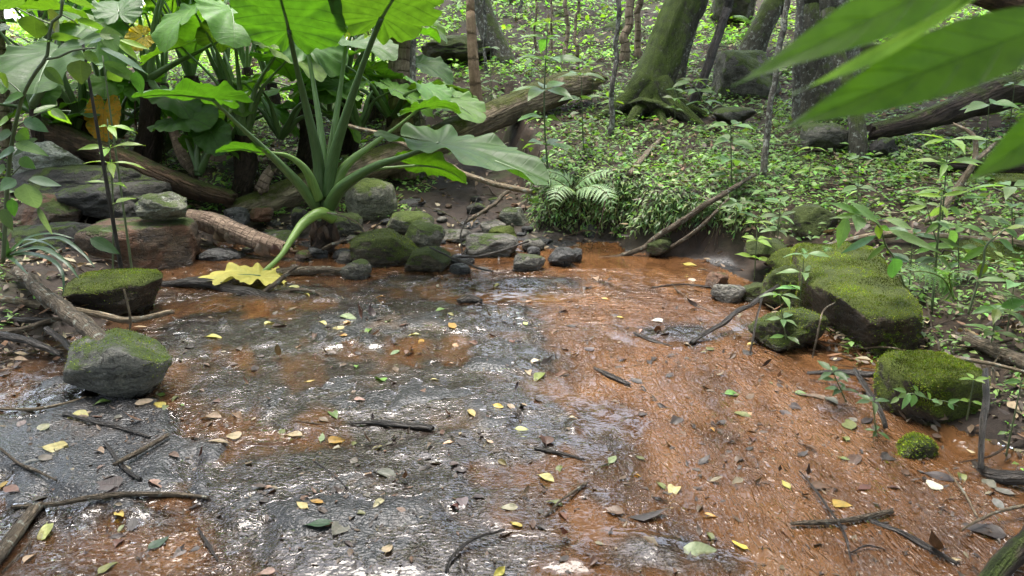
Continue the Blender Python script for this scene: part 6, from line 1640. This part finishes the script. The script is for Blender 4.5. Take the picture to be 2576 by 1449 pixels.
for r_ in LV.replace('\n', '').split(';'):
    a = r_.split()
    rows.append((float(a[0]), float(a[1]), float(a[2]), a[3]))
tries = 0
while len(rows) < 292 and tries < 9000:
    tries += 1
    q_ = rows[rng.integers(0, len(rows))]
    if q_[3] not in 'dbrG': continue
    u, v = q_[0] + rng.normal(0, 60), q_[1] + rng.normal(0, 26)
    if not (40 < u < 2420 and 690 < v < 1440): continue
    g = G(u, v)
    a, b = edges(np.array([g[1]]))
    if not a[0] < g[0] < b[0] - .05: continue
    if any(abs(u - q[0]) < 16 and abs(v - q[1]) < 9 for q in rows): continue
    rows.append((u, v, rng.uniform(16, 30) * (.6 + (v - 700) / 1100), str(rng.choice(list('bdrtdlbddd')))))
used = {}
for k, (u, v, s, c) in enumerate(rows):
    g = GW(u, v)
    x, y = g[0], g[1]
    z = max(g[2], wl(y))
    col, word = LC[c]
    dist = y * CP + (CAM_H - z) * SP
    L = s / FPX * dist * 1.0
    wet = g[2] < wl(y)
    st = rng.random()
    shape = ['ovate', 'lance', 'ovate', 'obov', 'heart'][rng.integers(0, 5)]
    ratio = {'ovate': .52, 'lance': .40, 'obov': .55, 'heart': .7}[shape] * rng.uniform(.85, 1.15)
    az = rng.uniform(0, 6.28)
    if c in 'drb' and st < .45:
        curl, fold, tilt, how = rng.uniform(.5, 1.0) * rng.choice([-1, 1]), rng.uniform(.4, .9), rng.uniform(.1, .6), 'curled'
    elif st < .7:
        curl, fold, tilt, how = rng.uniform(.15, .4), rng.uniform(.15, .5), rng.uniform(.03, .2), 'cupped'
    else:
        curl, fold, tilt, how = rng.uniform(-.1, .12), rng.uniform(0, .2), rng.uniform(-.02, .06), 'flat'
    if s > 60 and c in 'Dpd': curl, fold, tilt, how = .05, .1, .02, 'flat'
    d = np.array([math.cos(az), math.sin(az), tilt])
    mb = MB()
    base = np.array([x, y, z + .006]) - norm(d) * L * .5
    base[2] = z + .005 + max(0, -tilt) * L + (.10 * L if how == 'curled' else 0)
    up = np.array([rng.normal(0, .15), rng.normal(-.1, .15), 1])
    cc = jitcol(np.array(col) * .68, 1, .15, .08)
    leaves(mb, [base], [d], [up], L, L * ratio, curl, fold, shape, 13, 7, cc, wave=.02, twist=rng.normal(0, .35))
    tube(mb, [base - norm(d) * L * .16 + np.array([0, 0, -.002]), base + norm(d) * .02 * L], [.0012, .0016], 4, 5, col=np.array([cc[0] * .6] * 2))
    o = mb.build('fallen_leaf', M['dead'])
    near = sorted(LAND, key=lambda q: (q[0] - u) ** 2 + 2.5 * (q[1] - v) ** 2)
    size = 'tiny' if s < 24 else 'small' if s < 34 else 'middling' if s < 46 else 'large' if s < 68 else 'very large'
    def rel(q):
        dv = v - q[1]
        if abs(dv) < 9 + s * .1: return 'beside'
        far = abs(dv) + abs(u - q[0])
        return ('in front of' if dv > 0 else 'behind')
    opts = ['%s %s %s leaf %s %s' % (size, how, word, rel(near[0]), near[0][2]),
            '%s %s leaf between %s and %s' % (how, word, near[0][2].replace('the ', '', 1), near[1][2].replace('the ', '', 1)),
            '%s %s %s leaf %s %s' % (size, how, word, rel(near[1]), near[1][2]),
            '%s %s %s %s leaf %s %s' % (size, '', {'ovate': 'oval', 'lance': 'narrow', 'obov': 'blunt', 'heart': 'broad'}[shape], word, rel(near[0]), near[0][2]),
            '%s %s %s %s leaf %s %s' % (size, '', {'ovate': 'oval', 'lance': 'narrow', 'obov': 'blunt', 'heart': 'broad'}[shape], word, rel(near[1]), near[1][2])]
    opts = [' '.join(q.split()) for q in opts]
    lab = next((q for q in opts if q not in used), opts[0])
    used[lab] = 1
    tag(o, lab, 'fallen leaf', 'fallen leaves on the stream')

# ------------------------------------------------------------------ light
EL, AZ = 76.0, -28.0          # the sun stands high above thin cloud
w = bpy.data.worlds.new('World'); scene.world = w
w.use_nodes = True
nt = w.node_tree
nt.nodes.clear()
sky = nt.nodes.new('ShaderNodeTexSky')
sky.sky_type = 'NISHITA'; sky.sun_disc = False
sky.sun_elevation = R(EL); sky.sun_rotation = R(AZ)
sky.dust_density = 3.0; sky.air_density = 1.0; sky.ozone_density = 1.0
bg = nt.nodes.new('ShaderNodeBackground'); bg.inputs['Strength'].default_value = .15
out = nt.nodes.new('ShaderNodeOutputWorld')
hs = nt.nodes.new('ShaderNodeHueSaturation'); hs.inputs['Saturation'].default_value = .55   # thin overcast
nt.links.new(sky.outputs[0], hs.inputs['Color']); nt.links.new(hs.outputs[0], bg.inputs[0]); nt.links.new(bg.outputs[0], out.inputs[0])
sd = bpy.data.lights.new('sun', 'SUN'); sd.energy = 1.0; sd.angle = R(36); sd.color = (1, .95, .86)
so = bpy.data.objects.new('sun', sd); COL.objects.link(so)
dirv = Vector((math.sin(R(AZ)) * math.cos(R(EL)), math.cos(R(AZ)) * math.cos(R(EL)), math.sin(R(EL))))
so.rotation_euler = dirv.to_track_quat('Z', 'Y').to_euler()
so.location = (0, 0, 30)

cam = bpy.data.cameras.new('camera')
cam.sensor_width = 36; cam.lens = 36 * FPX / 2576; cam.clip_start = .02; cam.clip_end = 1000
cam.dof.use_dof = True; cam.dof.focus_distance = 5.0; cam.dof.aperture_fstop = cam.lens / 3.4
co = bpy.data.objects.new('camera', cam); COL.objects.link(co)
co.location = (0, 0, CAM_H); co.rotation_euler = (R(90) - PITCH, 0, 0)
scene.camera = co
scene.view_settings.view_transform = 'Standard'; scene.view_settings.look = 'None'
scene.view_settings.exposure = 2.85; scene.view_settings.gamma = 1
cy = scene.cycles
cy.use_denoising = True
cy.max_bounces = 8; cy.diffuse_bounces = 4; cy.glossy_bounces = 3; cy.transmission_bounces = 4; cy.transparent_max_bounces = 8
cy.sample_clamp_indirect = 6
